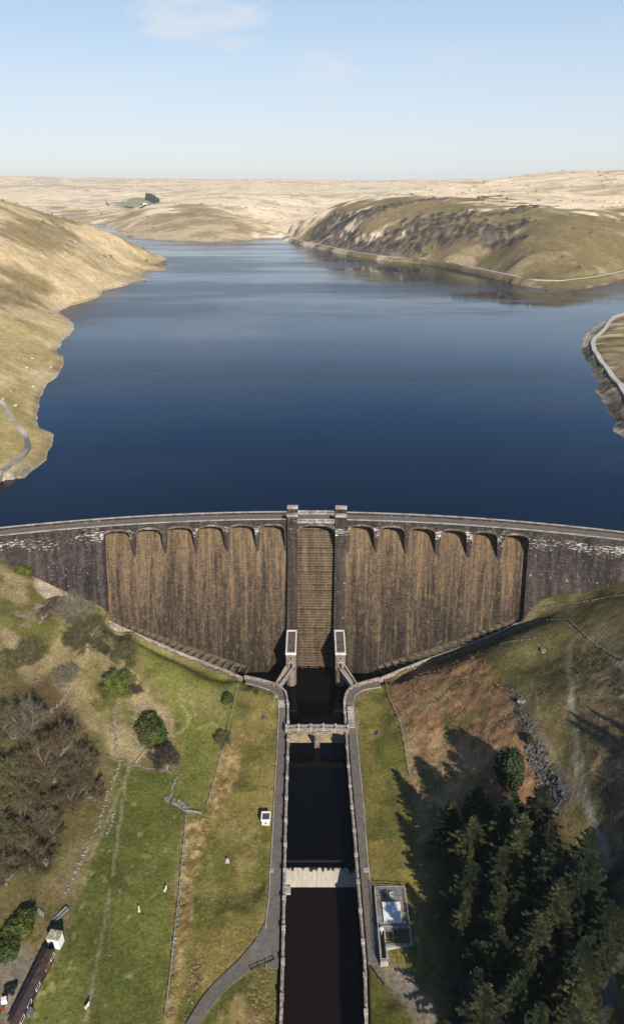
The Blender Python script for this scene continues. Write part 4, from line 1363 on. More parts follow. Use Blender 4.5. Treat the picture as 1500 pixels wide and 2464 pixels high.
# ------------------------------------------------------------------ toe channels
def toe_channel(Pi, Po, label, first_high):
    t = empty('toe_channel', Pi[nT // 2], 0, label, 'channel')
    off = np.array(t.location)
    fl = MB(); K = nT - 1
    for k in range(K):
        a, b_, c, d = Pi[k] - off, Pi[k + 1] - off, Po[k + 1] - off, Po[k] - off
        z = min(Pi[k][2], Pi[k + 1][2]) - 0.35 - off[2]
        inn = np.array([0, 1.0, 0])
        q = [a + inn, b_ + inn, c, d]
        fl.hexa([(p[0], p[1], z - 3) for p in q][::-1] + [(p[0], p[1], z) for p in q][::-1])
    fl.build('stepped_floor', M_TOE, t)
    ap = MB()
    for k in range(K):
        a, b_ = Pi[k] - off, Pi[k + 1] - off
        ap.quad(a + [0, .9, .5], a + [0, -.7, .12], b_ + [0, -.7, .12], b_ + [0, .9, .5])
        ap.quad(a + [0, -.7, .12], a + [0, -.7, -2], b_ + [0, -.7, -2], b_ + [0, -.7, .12])
    ap.build('toe_kerb', M_TOEK, t)
    for k in range(1, K):
        a, c = Pi[k] - off, Po[k] - off
        zt = max(Pi[k - 1][2], Pi[k][2], Pi[min(k + 1, K)][2]) - off[2] + .12
        m = MB(); d = (c - a); d[2] = 0; n = np.array([-d[1], d[0], 0]) / np.hypot(d[0], d[1]) * .11
        q = [a + n, a - n, c - n, c + n]
        m.hexa([(p[0], p[1], zt - 3) for p in q] + [(p[0], p[1], zt) for p in q]); m.build('baffle_wall', M_TOEK, t)
    m = MB(); cm = MB()
    for k in range(K):
        a, b_ = Po[k] - off, Po[k + 1] - off
        d = b_ - a; n = np.array([-d[1], d[0], 0]) / np.hypot(d[0], d[1]) * .22
        for mm, z0, z1, w in ((m, -4.5, -.15, 1.0), (cm, -.15, .06, 1.35)):
            mm.hexa([a - n * w + [0, 0, z0], b_ - n * w + [0, 0, z0], b_ + n * w + [0, 0, z0], a + n * w + [0, 0, z0],
                     a - n * w + [0, 0, z1], b_ - n * w + [0, 0, z1], b_ + n * w + [0, 0, z1], a + n * w + [0, 0, z1]])
    w = m.build('outer_wall', M_RUBBLE, t); cm.build('coping', M_COPE, w)
    return t


M_TOEK = speckle('mossy_channel_stone', (.105, .080, .055), (.17, .135, .09), 1.0, .9, .3, (.08, .065, .04))
toe_channel(toeLi, toeLo, 'stepped stone channel with cross walls along the sunlit left toe of the dam', True)
toe_channel(toeRi, toeRo, 'stepped stone channel lying in shade along the right toe of the dam', False)


# ------------------------------------------------------------------ canal retaining walls
def arclen(P):
    return np.concatenate([[0], np.cumsum(np.linalg.norm(np.diff(P[:, :2], axis=0), axis=1))])


def retaining(P, side, label):
    t = empty('retaining_wall', P[8], 0, label, 'retaining wall')
    off = np.array(t.location)
    L = arclen(P); q = np.arange(0, L[-1], 2.0)
    S = np.stack([np.interp(q, L, P[:, k]) for k in range(3)], 1)
    tan = np.gradient(S, axis=0); tan /= np.linalg.norm(tan[:, :2], axis=1)[:, None]
    out = np.stack([-tan[:, 1], tan[:, 0], 0 * q], 1) * -side       # away from the water
    if side < 0: pass
    bat = np.interp(q, [0, 12, 22, 60], [.3, .4, 1.25, 1.4])
    w, cp = MB(), MB()
    th = .62
    for k in range(len(S) - 1):
        def pt(i, o, z): return S[i] + out[i] * o + np.array([0, 0, z]) - off
        u0, u1 = q[k], q[k + 1]
        zb0, zb1 = -9 - S[k][2], -9 - S[k + 1][2]
        i, j = k, k + 1
        w.quad(pt(i, -bat[i], zb0), pt(j, -bat[j], zb1), pt(j, 0, -.1), pt(i, 0, -.1), [(u0, zb0), (u1, zb1), (u1, 0), (u0, 0)])
        w.quad(pt(i, th, -.1), pt(j, th, -.1), pt(j, th, -2.5), pt(i, th, -2.5), [(u0, 0), (u1, 0), (u1, -2.5), (u0, -2.5)])
        w.quad(pt(i, 0, -.1), pt(j, 0, -.1), pt(j, th, -.1), pt(i, th, -.1), [(u0, 0), (u1, 0), (u1, .6), (u0, .6)])
        zc = .07
        cp.hexa([pt(i, -.06, -.1), pt(j, -.06, -.1), pt(j, th + .06, -.1), pt(i, th + .06, -.1), pt(i, -.06, zc), pt(j, -.06, zc), pt(j, th + .06, zc), pt(i, th + .06, zc)])
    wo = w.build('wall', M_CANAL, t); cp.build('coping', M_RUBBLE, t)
    # pillars and rail
    s0 = 24.5
    px = list(np.arange(s0, L[-1] - 30, 8.0))
    rl = MB(); prev = None
    for s in px:
        p = np.array([np.interp(s, L, P[:, k]) for k in range(3)]); i = int(np.argmin(abs(q - s)))
        m = MB(); c = p + out[i] * .36 - off
        m.box((c[0], c[1], c[2] - 1.0), (.82, .95, 1.45)); m.box((c[0], c[1], c[2] + .45), (.95, 1.1, .16)); m.build('pillar', M_COPE, t)
        top = (c[0], c[1], c[2] + .33)
        if prev: rl.bar(prev, top, .09)
        prev = top
    rl.build('handrail', M_STEEL, t)
    return t


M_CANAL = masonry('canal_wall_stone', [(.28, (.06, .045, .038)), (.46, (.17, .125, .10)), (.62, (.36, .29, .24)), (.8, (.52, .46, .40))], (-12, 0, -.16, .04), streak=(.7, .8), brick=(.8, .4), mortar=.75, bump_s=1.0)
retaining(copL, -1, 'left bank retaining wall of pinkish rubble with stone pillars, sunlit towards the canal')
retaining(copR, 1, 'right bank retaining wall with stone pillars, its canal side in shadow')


def strip(name, left, right, thick, mat, kind='structure', lift=0.0):
    n = max(len(left), len(right)) * 4
    A, B = arr_resample(left, n), arr_resample(right, n)
    m = MB()
    for k in range(n - 1):
        q = [A[k], A[k + 1], B[k + 1], B[k]]
        m.hexa([(p[0], p[1], p[2] - thick) for p in q] + [(p[0], p[1], p[2] + lift) for p in q])
    o = m.build(name, mat)
    return tag(o, kind=kind)


def out_line(P, side, o, dz, i0=0, i1=None):
    S = np.array(P[i0:i1]); tan = np.gradient(S, axis=0); tan /= np.linalg.norm(tan[:, :2], axis=1)[:, None]
    r = S + np.stack([-tan[:, 1], tan[:, 0], 0 * S[:, 0]], 1) * -side * o
    r[:, 2] += dz
    return r


def split_path(P, cop, side, name):
    # upper curved terrace and the straight towpath 1.3 m lower, joined by a flight of steps
    cu = out_line(cop, side, .6, -1.1, 0, 6)
    strip(name, P[:5], cu, .5, M_PATH)
    low = P[5:]
    ys = np.linspace(low[0][1], low[-1][1], 16)
    A = np.array([[np.interp(y, low[::-1, 1], low[::-1, 0]), y, bank_z(y)] for y in ys])
    B = np.array([[cop_x(cop, y) + side * .6, y, bank_z(y)] for y in ys])
    strip(name, A, B, .5, M_PATH)
    # kerb
    k = MB()
    for Q in (P[:5], A):
        for i in range(len(Q) - 1):
            k.bar(Q[i] + [0, 0, .0], Q[i + 1] + [0, 0, .0], .24, .22)
    tag(k.build('path_edging', M_COPE), kind='structure')
    t = empty('stone_steps', (P[4] + cu[-1]) / 2, 0, 'short flight of pale stone steps on the ' + ('left' if side < 0 else 'right') + ' bank path above the arched bridge', 'steps', 'bank steps')
    off = np.array(t.location)
    y0, y1 = P[4][1], low[0][1]; z0, z1 = 6.9, float(bank_z(y1))
    m = MB(); n = 7
    for i in range(n):
        ya, yb = y0 + (y1 - y0) * i / n, y0 + (y1 - y0) * (i + 1) / n
        z = z0 + (z1 - z0) * i / n + .03
        xa, xb = P[4][0], cop_x(cop, yb) + side * .6
        m.box(((xa + xb) / 2 - off[0], (ya + yb) / 2 - off[1], z - 1.2 - off[2]), (abs(xa - xb), abs(yb - ya) - .05, 1.2))
    m.build('tread', M_COPE, t)


split_path(pathL, copL, -1, 'path'); split_path(pathR, copR, 1, 'path')

# approach road on the left bank, leaving the towpath
rdA = np.array([gh(u, v, 60, 300) for u, v in [(645, 2200), (636, 2225), (610, 2270), (573, 2313), (520, 2362), (484, 2405), (448, 2464), (420, 2530)]])
rdB = np.array([gh(u, v, 60, 300) for u, v in [(660, 2200), (659, 2260), (650, 2308), (606, 2333), (560, 2368), (520, 2410), (478, 2464), (450, 2530)]])
for P in (rdA, rdB): P[:, 2] += .32
strip('road', rdA, rdB, .6, M_PATH)
# low walls of the terrace ends belong to the canal walls; link panels of pale slab
for u, v, lab in ((664.8, 1675, 'square stone-framed grate set in the left terrace path'), (653, 2094.5, 'small square concrete cover beside the left towpath'), (879.5, 2094, 'small square concrete cover beside the right towpath')):
    p = path_pt(u, v) if v > 1700 else at_z(u, v, 6.9)
    t = empty('inspection_cover', p, 0, lab, 'inspection cover')
    m = MB(); m.box((0, 0, -.2), (1.25, 1.25, .3)); m.build('frame', M_COPE, t)
    m = MB(); m.box((0, 0, .1), (.62, .62, .03)); m.build('lid', M_CONC, t)

# ------------------------------------------------------------------ arched bridge over the canal
def arched_bridge():
    zd = 6.15
    yn, yf = at_z(760, 1759.5, zd)[1], at_z(760, 1752.3, zd)[1]
    ym = (yn + yf) / 2; hw = (yf - yn) / 2 + .3
    xl, xr = cop_x(copL, ym) - .6, cop_x(copR, ym) + .6
    t = empty('arched_footbridge', ((xl + xr) / 2, ym, zd), 0, 'low two-arched stone bridge with pillared railings crossing the canal', 'bridge')
    half = (xr - xl) / 2; K = 24

    def cam(x): return .45 * (1 - (x / half) ** 2)

    def arch(x):
        h = half - .9
        y = abs(x) - h / 2 - .2
        k = 1 - (y / (h / 2 - .3)) ** 2
        return -2.6 + 2.0 * math.sqrt(max(0, k)) if k > 0 else -7.0
    dk, fc = MB(), MB()
    xs = np.linspace(-half, half, K * 2 + 1)
    for a, b_ in zip(xs[:-1], xs[1:]):
        za, zb = cam(a), cam(b_)
        dk.quad((a, -hw, za), (b_, -hw, zb), (b_, hw, zb), (a, hw, za))
        ya, yb = min(arch(a), za - .45), min(arch(b_), zb - .45)
        if ya < -6.5 or yb < -6.5: ya = yb = min(ya, yb)
        fc.quad((a, -hw, ya), (b_, -hw, yb), (b_, -hw, zb), (a, -hw, za), [(a, ya), (b_, yb), (b_, zb), (a, za)])
        fc.quad((b_, hw, yb), (a, hw, ya), (a, hw, za), (b_, hw, zb), [(b_, yb), (a, ya), (a, za), (b_, zb)])
        fc.quad((a, hw, ya), (b_, hw, yb), (b_, -hw, yb), (a, -hw, ya), [(a, 0), (b_, 0), (b_, 3), (a, 3)])
    dk.build('deck', M_PATH, t); fc.build('arch_wall', M_CANAL, t)
    m = MB(); m.box((0, .5, -10), (1.3, 2 * hw - 1.2, 8.2)); m.build('central_pier', M_VALVE, t)
    for y in (-hw + .2, hw - .2):
        m = MB()
        for a, b_ in zip(xs[:-1], xs[1:]):
            q = [(a, y - .2), (b_, y - .2), (b_, y + .2), (a, y + .2)]; zz_ = [cam(a), cam(b_), cam(b_), cam(a)]
            m.hexa([(p[0], p[1], z - .1) for p, z in zip(q, zz_)] + [(p[0], p[1], z + .42) for p, z in zip(q, zz_)])
        p_ = m.build('parapet', M_RUBBLE, t)
        for k in range(6):
            x = -half + .3 + (2 * half - .6) * k / 5
            m = MB(); m.box((x, y, cam(x)), (.6, .6, 1.2)); m.box((x, y, cam(x) + 1.2), (.72, .72, .14)); m.build('pillar', M_COPE, t)
        m = MB()
        for a, b_ in zip(xs[:-1], xs[1:]):
            for dz in (.62, .86, 1.08): m.bar((a, y, cam(a) + dz), (b_, y, cam(b_) + dz), .1)
        m.build('railing', speckle('dull_rail', (.24, .22, .20), (.36, .34, .31), 2, .7, .1), p_)


arched_bridge()


# weirs
def weir(name, y0, z0, y1, z1, label, mat, ext=1.2):
    ym = (y0 + y1) / 2
    xl, xr = cop_x(copL, ym) - .1, cop_x(copR, ym) + .1
    t = empty(name, ((xl + xr) / 2, ym, z0), 0, label, 'weir')
    h = (xr - xl) / 2 + .0
    prof = [(y0 + 1.6, -1.6), (y0 + .9, -.05), (y0 + .3, .10), (y0, .02)] + [(y0 + (y1 - y0) * k / 5, (z1 - z0) * (k / 5) ** 1.2) for k in range(1, 6)] + [(y1 - .4, z1 - z0 - .4), (y1 - .4, z1 - z0 - 2)]
    m = MB()
    for (ya, za), (yb, zb) in zip(prof[:-1], prof[1:]):
        m.quad((-h, ya - ym, za), (-h, yb - ym, zb), (h, yb - ym, zb), (h, ya - ym, za), [(-h, ya), (-h, yb), (h, yb), (h, ya)])
    m.build('sloping_face', mat, t)
    return t, h


def weir_mat():
    m, nt, b = new_mat('weir_concrete', .85, .3)
    uv = N(nt, 'ShaderNodeUVMap', uv_map='metres').outputs[0]
    sep = N(nt, 'ShaderNodeSeparateXYZ'); nt.links.new(uv, sep.inputs[0])
    st = noise_n(nt, scaled(nt, uv, (.55, .02, 1)), 1.0, 6, .65)
    fine = noise_n(nt, scaled(nt, uv, (1.5, .4, 1)), 1.0, 5, .6)
    c = ramp(nt, fine, [(.3, (.30, .265, .215)), (.7, (.46, .42, .36))])
    # wet algae tongues running down from the crest
    lim = N(nt, 'ShaderNodeMapRange'); nt.links.new(sep.outputs[1], lim.inputs[0])
    lim.inputs[1].default_value, lim.inputs[2].default_value, lim.inputs[3].default_value, lim.inputs[4].default_value = 133.8, 139.0, -.95, .40
    st = math_n(nt, 'MULTIPLY', math_n(nt, 'SUBTRACT', st, .27), 2.1)
    wet = ramp(nt, math_n(nt, 'ADD', st, lim.outputs[0]), [(.52, 0.0), (.54, 1.0)])
    c = mix_c(nt, wet, c, (.016, .013, .010))
    nt.links.new(c, b.inputs['Base Color'])
    return m


weir('weir', 192.0, 0.0, 185.9, -1.1, 'tan stone weir sloping down beneath the arched bridge', M_TANW if 'M_TANW' in globals() else speckle('tan_weir_stone', (.30, .225, .13), (.42, .33, .20), 1.2, .9, .3, (.24, .17, .10)))
wt, wh = weir('weir', 139.4, -1.0, 133.9, -3.9, 'pale concrete weir with dark wet tongues at its crest', weir_mat())
m = MB(); m.box((-wh + 1.1, -4.1, -3.6), (1.8, 2.2, 1.4)); m.build('corner_block', M_CONC, wt)
# ------------------------------------------------------------------ vegetation
def leaf_mat(name, c1, c2, c3, scale=.6):
    m, nt, b = new_mat(name, .75, .25)
    pos = N(nt, 'ShaderNodeNewGeometry').outputs['Position']
    n = noise_n(nt, pos, scale, 3)
    oi = N(nt, 'ShaderNodeObjectInfo').outputs['Random']
    v = math_n(nt, 'ADD', n, math_n(nt, 'MULTIPLY', math_n(nt, 'SUBTRACT', oi, .5), .22))
    c = ramp(nt, v, [(.34, c1), (.52, c2), (.7, c3)])
    nt.links.new(c, b.inputs['Base Color'])
    b.inputs['Subsurface Weight'].default_value = 0
    return m


M_BARK = speckle('grey_bark', (.17, .15, .115), (.32, .29, .24), 2.0, .95, .3)
M_BARKC = speckle('conifer_bark', (.06, .045, .035), (.11, .085, .065), 2.0, .95, .3)
TW = dict(grey=leaf_mat('grey_twigs', (.105, .088, .058), (.15, .13, .085), (.20, .175, .125)),
          olive=leaf_mat('mossy_twigs', (.080, .070, .030), (.125, .112, .047), (.165, .150, .068)),
          brown=leaf_mat('brown_twigs', (.085, .062, .036), (.120, .090, .053), (.155, .124, .080)),
          dark=leaf_mat('dark_twigs', (.05, .04, .028), (.085, .068, .045), (.12, .10, .07)))
M_LEAF = leaf_mat('fresh_green_leaves', (.060, .080, .012), (.110, .135, .022), (.17, .19, .045))
M_EVER = leaf_mat('evergreen_leaves', (.028, .042, .010), (.060, .078, .015), (.11, .125, .028), .8)
M_YEW = leaf_mat('dark_evergreen', (.016, .026, .009), (.034, .047, .014), (.065, .075, .022), .9)
M_SPRUCE = leaf_mat('spruce_needles', (.008, .013, .0055), (.022, .029, .0095), (.066, .070, .022), .5)


def rand_perp(d, R):
    v = Vector((R.uniform(-1, 1), R.uniform(-1, 1), R.uniform(-1, 1)))
    p = d.cross(v)
    return p.normalized() if p.length > 1e-4 else Vector((1, 0, 0))


def gen_bare(seed, H=9.0, RAD=6.5, twig=1.0, leafy=0.0, n1=9):
    """a leafless tree: tapered trunk and limbs, thousands of fine twigs (optionally with leaves)"""
    R = random.Random(seed)
    wood, twigs, leaves = MB(), MB(), MB()
    z0 = H * .14
    wood.tube([(0, 0, -.6), (0, 0, z0 * .5), (R.uniform(-.2, .2), R.uniform(-.2, .2), z0)], [.48, .36, .32], 7)
    wb = .17 * twig

    def tw(a, d, L, w):
        s = rand_perp(d, R) * w
        b = a + d * L
        twigs.quad(a - s, a + s, b + s * .35, b - s * .35)

    def grow(a, d, L, rad, lev):
        p = [a]; dd = d.copy()
        nseg = 3 if lev < 3 else 2
        for k in range(nseg):
            dd = (dd + Vector((R.uniform(-.25, .25), R.uniform(-.25, .25), R.uniform(-.05, .28)))).normalized()
            p.append(p[-1] + dd * (L / nseg))
        if lev <= 2:
            wood.tube(p, [rad * (1 - .75 * k / nseg) for k in range(nseg + 1)], 4 if lev > 1 else 5, False)
        else:
            for k in range(nseg): 
                seg = p[k + 1] - p[k]
                tw(p[k], seg.normalized(), seg.length, rad * (2.6 if lev == 3 else 1.6))
        if lev == 4:
            for _ in range(6):
                t = R.uniform(.2, 1); q = p[0].lerp(p[-1], t)
                nd = (dd * .7 + rand_perp(dd, R) * R.uniform(.4, .9)).normalized()
                tw(q, nd, R.uniform(.55, 1.15), .024 * twig)
                if leafy and R.random() < leafy:
                    e = q + nd * R.uniform(.3, 1.0)
                    s = rand_perp(nd, R) * R.uniform(.13, .25); u = s.cross(nd).normalized() * R.uniform(.13, .25)
                    leaves.quad(e - s, e + u, e + s, e - u)
            return
        n = {1: 6, 2: 5, 3: 5}[lev]
        for k in range(n):
            t = .28 + .72 * (k + R.random() * .6) / n
            i = min(int(t * nseg), nseg - 1); q = p[i].lerp(p[i + 1], t * nseg - i)
            nd = (dd * .75 + rand_perp(dd, R) * R.uniform(.45, .95) + Vector((0, 0, .10))).normalized()
            grow(q, nd, L * R.uniform(.42, .62), rad * .45, lev + 1)
    for k in range(n1):
        az = 2 * math.pi * k / n1 + R.uniform(-.3, .3)
        el = R.choice((.25, .5, .8, 1.2)) + R.uniform(-.12, .12)
        d = Vector((math.cos(az) * math.cos(el), math.sin(az) * math.cos(el), math.sin(el)))
        reach = 1 / math.sqrt((math.cos(el) / RAD) ** 2 + (math.sin(el) / (H * .85)) ** 2)
        grow(Vector((0, 0, z0 * R.uniform(.75, 1.05))), d, reach * R.uniform(.55, .72), .19, 1)
    vt = np.array(twigs.v)
    kr = RAD / np.percentile(np.hypot(vt[:, 0], vt[:, 1]), 95); kz = H / np.percentile(vt[:, 2], 97)
    for mb in (wood, twigs, leaves): mb.v = [(x * kr, y * kr, z * kz) for x, y, z in mb.v]
    return wood, twigs, leaves


def gen_conifer(seed, H=20.0, RAD=3.6, lean=1.0):
    R = random.Random(seed)
    wood, nd = MB(), MB()
    wood.tube([(0, 0, -.8), (0, 0, H * .5), (0, 0, H * .97)], [.30, .17, .03], 6, False)
    z = H * .10; k = 0
    while z < H * .985:
        t = (z - H * .10) / (H * .9)
        L = RAD * (1 - t) ** .78 * R.uniform(.8, 1.12) + .25
        n = 7 if t < .7 else 5
        for j in range(n):
            az = 2 * math.pi * (j + k * .37) / n + R.uniform(-.3, .3)
            l = L * R.uniform(.55, 1.25)
            up = R.uniform(-.38, -.08) + .7 * t
            d = Vector((math.cos(az), math.sin(az), up)).normalized()
            a = Vector((0, 0, z))
            m = max(3, int(l / .34))
            side = d.cross(Vector((0, 0, 1))).normalized()
            for i in range(m):
                f = (i + .6) / m
                c = a + d * l * f + Vector((0, 0, -.25 * f * f * l * .5 + .12 * l * f ** 3))
                w = (.30 + .42 * (1 - f)) * min(1, l / 1.6) + .10
                for sgn in (-1, 1):
                    tip = c + (side * sgn * R.uniform(.7, 1.15) + d * R.uniform(.4, .9)) * w + Vector((0, 0, R.uniform(-.22, .10)))
                    b2 = c + d * .34 * R.uniform(.8, 1.3)
                    s2 = Vector((0, 0, R.uniform(-.12, .12)))
                    nd.quad(c, c + (tip - c) * .55 - d * .12 + s2, tip, b2)
            e = a + d * l * 1.05 + Vector((0, 0, -.06 * l))
            nd.quad(a + d * l * .8 - side * .12, e - side * .02, e + side * .02 + Vector((0, 0, .08)), a + d * l * .8 + side * .12)
        z += R.uniform(.55, .85) * (1 if t < .8 else .7); k += 1
    nd.quad((-.1, 0, H * .93), (.1, 0, H * .93), (.03, 0, H), (-.03, 0, H)); nd.quad((0, -.1, H * .93), (0, .1, H * .93), (0, .03, H), (0, -.03, H))
    return wood, nd


def gen_bush(seed, n=2600, H=1.0, size=.11, bot=.0):
    """leaf clumps through the outer half of a lumpy dome of radius 1"""
    R = random.Random(seed)
    lv, st = MB(), MB()
    lobes = [(Vector((R.uniform(-.5, .5), R.uniform(-.5, .5), R.uniform(.25, .62) * H)), R.uniform(.42, .62)) for _ in range(9)]
    lobes.append((Vector((0, 0, .5 * H)), .66))
    for _ in range(n):
        c, r = R.choice(lobes)
        d = Vector((R.gauss(0, 1), R.gauss(0, 1), R.gauss(0, 1) * 1.0)).normalized()
        k = R.uniform(.62, 1.04)
        p = c + Vector((d.x * r, d.y * r, d.z * r * max(.8, H * .75))) * k
        if p.z < bot: p.z = abs(p.z - bot) * .3 + bot
        nrm = (d + Vector((R.uniform(-.6, .6), R.uniform(-.6, .6), R.uniform(-.3, .7)))).normalized()
        s = rand_perp(nrm, R); u = nrm.cross(s)
        a, b = size * R.uniform(.6, 1.3), size * R.uniform(.4, 1.0)
        lv.quad(p - s * a, p - u * b, p + s * a, p + u * b)
    for k in range(6):
        az = k * 1.05
        st.tube([(0, 0, -.08), (.12 * math.cos(az), .12 * math.sin(az), .3 * H), (.42 * math.cos(az), .42 * math.sin(az), .62 * H)], [.045, .03, .01], 5, False)
    return st, lv


PROTO = {}


def proto(key, parts):
    r = empty('proto', (0, 0, 0))
    for nm_, mb, mt in parts:
        if mb.f: mb.build(nm_, mt, r)
    PROTO[key] = r


for i, kind in enumerate(('grey', 'olive', 'brown', 'brown', 'olive', 'dark')):
    w_, t_, l_ = gen_bare(20 + i, 11.0, 6.5, {'grey': .8, 'olive': 1.0, 'brown': 1.0, 'dark': 1.0}[kind], 0.0, 9)
    proto('bare%d' % i, [('trunk', w_, M_BARK), ('crown', t_, TW[kind])])
w_, t_, l_ = gen_bare(41, 9.0, 6.2, 1.0, .85, 10); proto('budding', [('trunk', w_, M_BARK), ('crown', t_, TW['olive']), ('foliage', l_, M_LEAF)])
w_, t_, l_ = gen_bare(43, 7.0, 6.2, .9, 0, 12); proto('scrub', [('trunk', w_, M_BARK), ('crown', t_, TW['olive'])])
for i in range(4):
    w_, n_ = gen_conifer(60 + i, 20.0, (4.4, 3.8, 4.9, 4.2)[i]); proto('spruce%d' % i, [('trunk', w_, M_BARKC), ('crown', n_, M_SPRUCE)])
w_, n_ = gen_bush(71, 3800, 1.0, .085); proto('leafbush', [('trunk', w_, M_BARK), ('crown', n_, M_EVER)])
w_, n_ = gen_bush(72, 3600, 2.4, .11); proto('yew', [('trunk', w_, M_BARK), ('crown', n_, M_YEW)])
w_, n_ = gen_bush(73, 4200, .95, .075); proto('ever', [('trunk', w_, M_BARK), ('crown', n_, M_EVER)])
USED = set()


def plant(key, name, p, s, label, cat, group=None, sz=None, rz=None, tilt=None):
    r = PROTO[key]
    if key in USED: o = copy_tree(r)
    else: o = r; USED.add(key)
    o.name = name
    o.location = p
    o.scale = (s, s, sz if sz else s)
    o.rotation_euler = (tilt or 0, 0, random.uniform(0, 6.28) if rz is None else rz)
    return tag(o, label, cat, group)


def mpp(p): return depth(p) / F


TREES = [
    ('bare0', 186, 1508, 52, 1.0, 'pale grey leafless tree nearest the foot of the left abutment wall'),
    ('bare1', 211, 1566, 55, .9, 'wide mossy leafless tree just below the pale grey one by the left abutment'),
    ('scrub', 59, 1600, 56, .9, 'broad dense olive leafless tree near the left edge, above the wood'),
    ('bare0', 164, 1645, 33, .95, 'small pale bare tree fanning out from one trunk on the left slope'),
    ('bare4', 305, 1600, 36, 1.0, 'bare round olive tree standing just above the budding green tree'),
    ('budding', 290, 1674, 46, 1.0, 'budding tree with fresh green leaves at the top of the ruined field wall'),
    ('bare0', 62, 1780, 57, 1.1, 'large grey leafless tree at the top edge of the left wood'),
    ('bare4', 0, 1775, 46, 1.1, 'grey olive bare tree cut by the left edge above the brown beeches'),
    ('bare2', 132, 1884, 74, 1.1, 'largest brown leafless beech in the middle of the left wood'),
    ('bare3', 190, 1884, 56, 1.0, 'brown leafless beech at the field side of the left wood'),
    ('bare2', 182, 1945, 48, .9, 'lower brown leafless beech leaning over the field wall'),
    ('bare4', 28, 1890, 50, 1.1, 'mossy leafless tree left of the largest brown beech'),
    ('bare1', 46, 1942, 50, 1.0, 'mossy leafless tree below the largest brown beech'),
    ('bare3', 84, 2005, 54, 1.0, 'brown bare tree beside the dark evergreen in the left wood'),
    ('bare2', 134, 2022, 38, .9, 'small brown bare tree at the field edge of the lower wood'),
    ('bare4', 22, 2040, 50, 1.0, 'olive bare tree at the left edge in the lower wood'),
    ('bare3', 72, 2092, 48, 1.0, 'brown bare tree low in the wood above the round evergreens'),
    ('bare1', 112, 2088, 34, .9, 'small mossy bare tree by the wall at the lower tip of the wood'),
    ('bare2', 16, 2128, 48, 1.0, 'brown bare tree at the left edge just above the round evergreens'),
    ('bare4', 95, 1835, 46, 1.0, 'mossy bare tree wedged between the grey tree and the largest beech'),
    ('bare3', 228, 1925, 36, .9, 'small brown bare tree overhanging the stones at the field edge'),
    ('bare1', 110, 1968, 44, 1.0, 'olive bare tree directly right of the dark evergreen in the wood'),
    ('bare2', 50, 2060, 46, 1.0, 'brown bare tree deep in the lower wood by the left edge'),
    ('bare5', 402, 1852, 37, 1.05, 'dark leafless tree at the end of the broken field wall'),
    ('bare5', 354, 1784, 17, 1.3, 'thin pale bare tree in front of the round leafy tree'),
    ('bare5', 254, 1579, 15, 1.3, 'thin crooked bare tree on the bare earth right of the olive trees'),
    ('scrub', 539, 1786, 25, .95, 'round grey olive shrub on the fence line at the meadow edge'),
]
for key, u, v, rpx, hs_, lab in TREES:
    p = gh(u, v, 60, 330)
    s = rpx * mpp(p) / 6.9
    p[2] -= .25
    plant(key, 'bare_tree' if key != 'budding' else 'budding_tree', p, s, lab, 'tree', None, s * hs_)
BUSHES = [
    ('leafbush', 57, 1382, 20, 1.3, 'small bushy evergreen against the upper left abutment wall', 'evergreen_bush', 'bush'),
    ('leafbush', 366, 1764, 44, .95, 'big round bright green leafy tree in the middle of the left field', 'leafy_tree', 'tree'),
    ('leafbush', 546, 1686, 16, 1.3, 'small bright green bush alone on the meadow near the basin', 'evergreen_bush', 'bush'),
    ('ever', 618, 1666, 8, 1.0, 'tiny dark shrub beside the left terrace path', 'evergreen_bush', 'bush'),
    ('ever', 128, 1778, 18, 1.1, 'light green bush between the grey tree and the brown beeches', 'evergreen_bush', 'bush'),
    ('yew', 139, 1956, 21, .7, 'dark evergreen among the brown trees of the left wood', 'evergreen_tree', 'tree'),
    ('ever', 42, 2240, 42, 1.0, 'big rounded evergreen just above the long dark shed, the upper of two', 'evergreen_tree', 'tree'),
    ('ever', 8, 2292, 42, 1.0, 'big rounded evergreen at the left edge, the lower of two', 'evergreen_tree', 'tree'),
    ('yew', 1218, 1893, 33, 1.75, 'tall dense dark evergreen standing alone above the plantation', 'evergreen_tree', 'tree'),
    ('yew', 1270, 1782, 11, .75, 'small dark conifer beside the scree on the right slope', 'evergreen_tree', 'tree'),
]
for key, u, v, rpx, hs_, lab, nm_, cat in BUSHES:
    p = gh(u, v, 60, 330); s = rpx * mpp(p) / .86; p[2] -= .2
    plant(key, nm_, p, s, lab, cat, None, s * hs_ * .8)
# fallen trees
for u, v, s, rz, lab in ((88, 1466, .75, 1.9, 'fallen bare tree with spread branches on the upper left slope'), (288, 1668, .55, 1.55, 'fallen bare branch lying left of the budding tree'), (98, 1500, .7, 3.0, 'second fallen bare tree, pointing downhill on the upper left slope')):
    p = gh(u, v, 60, 330)
    o = plant('bare5', 'fallen_tree', p + np.array([0, 0, .5]), s, lab, 'fallen tree', None, s, rz, 1.35)
    o.rotation_euler = (1.4, 0, rz); o.scale = (s * .6, s * .35, s * 1.3)
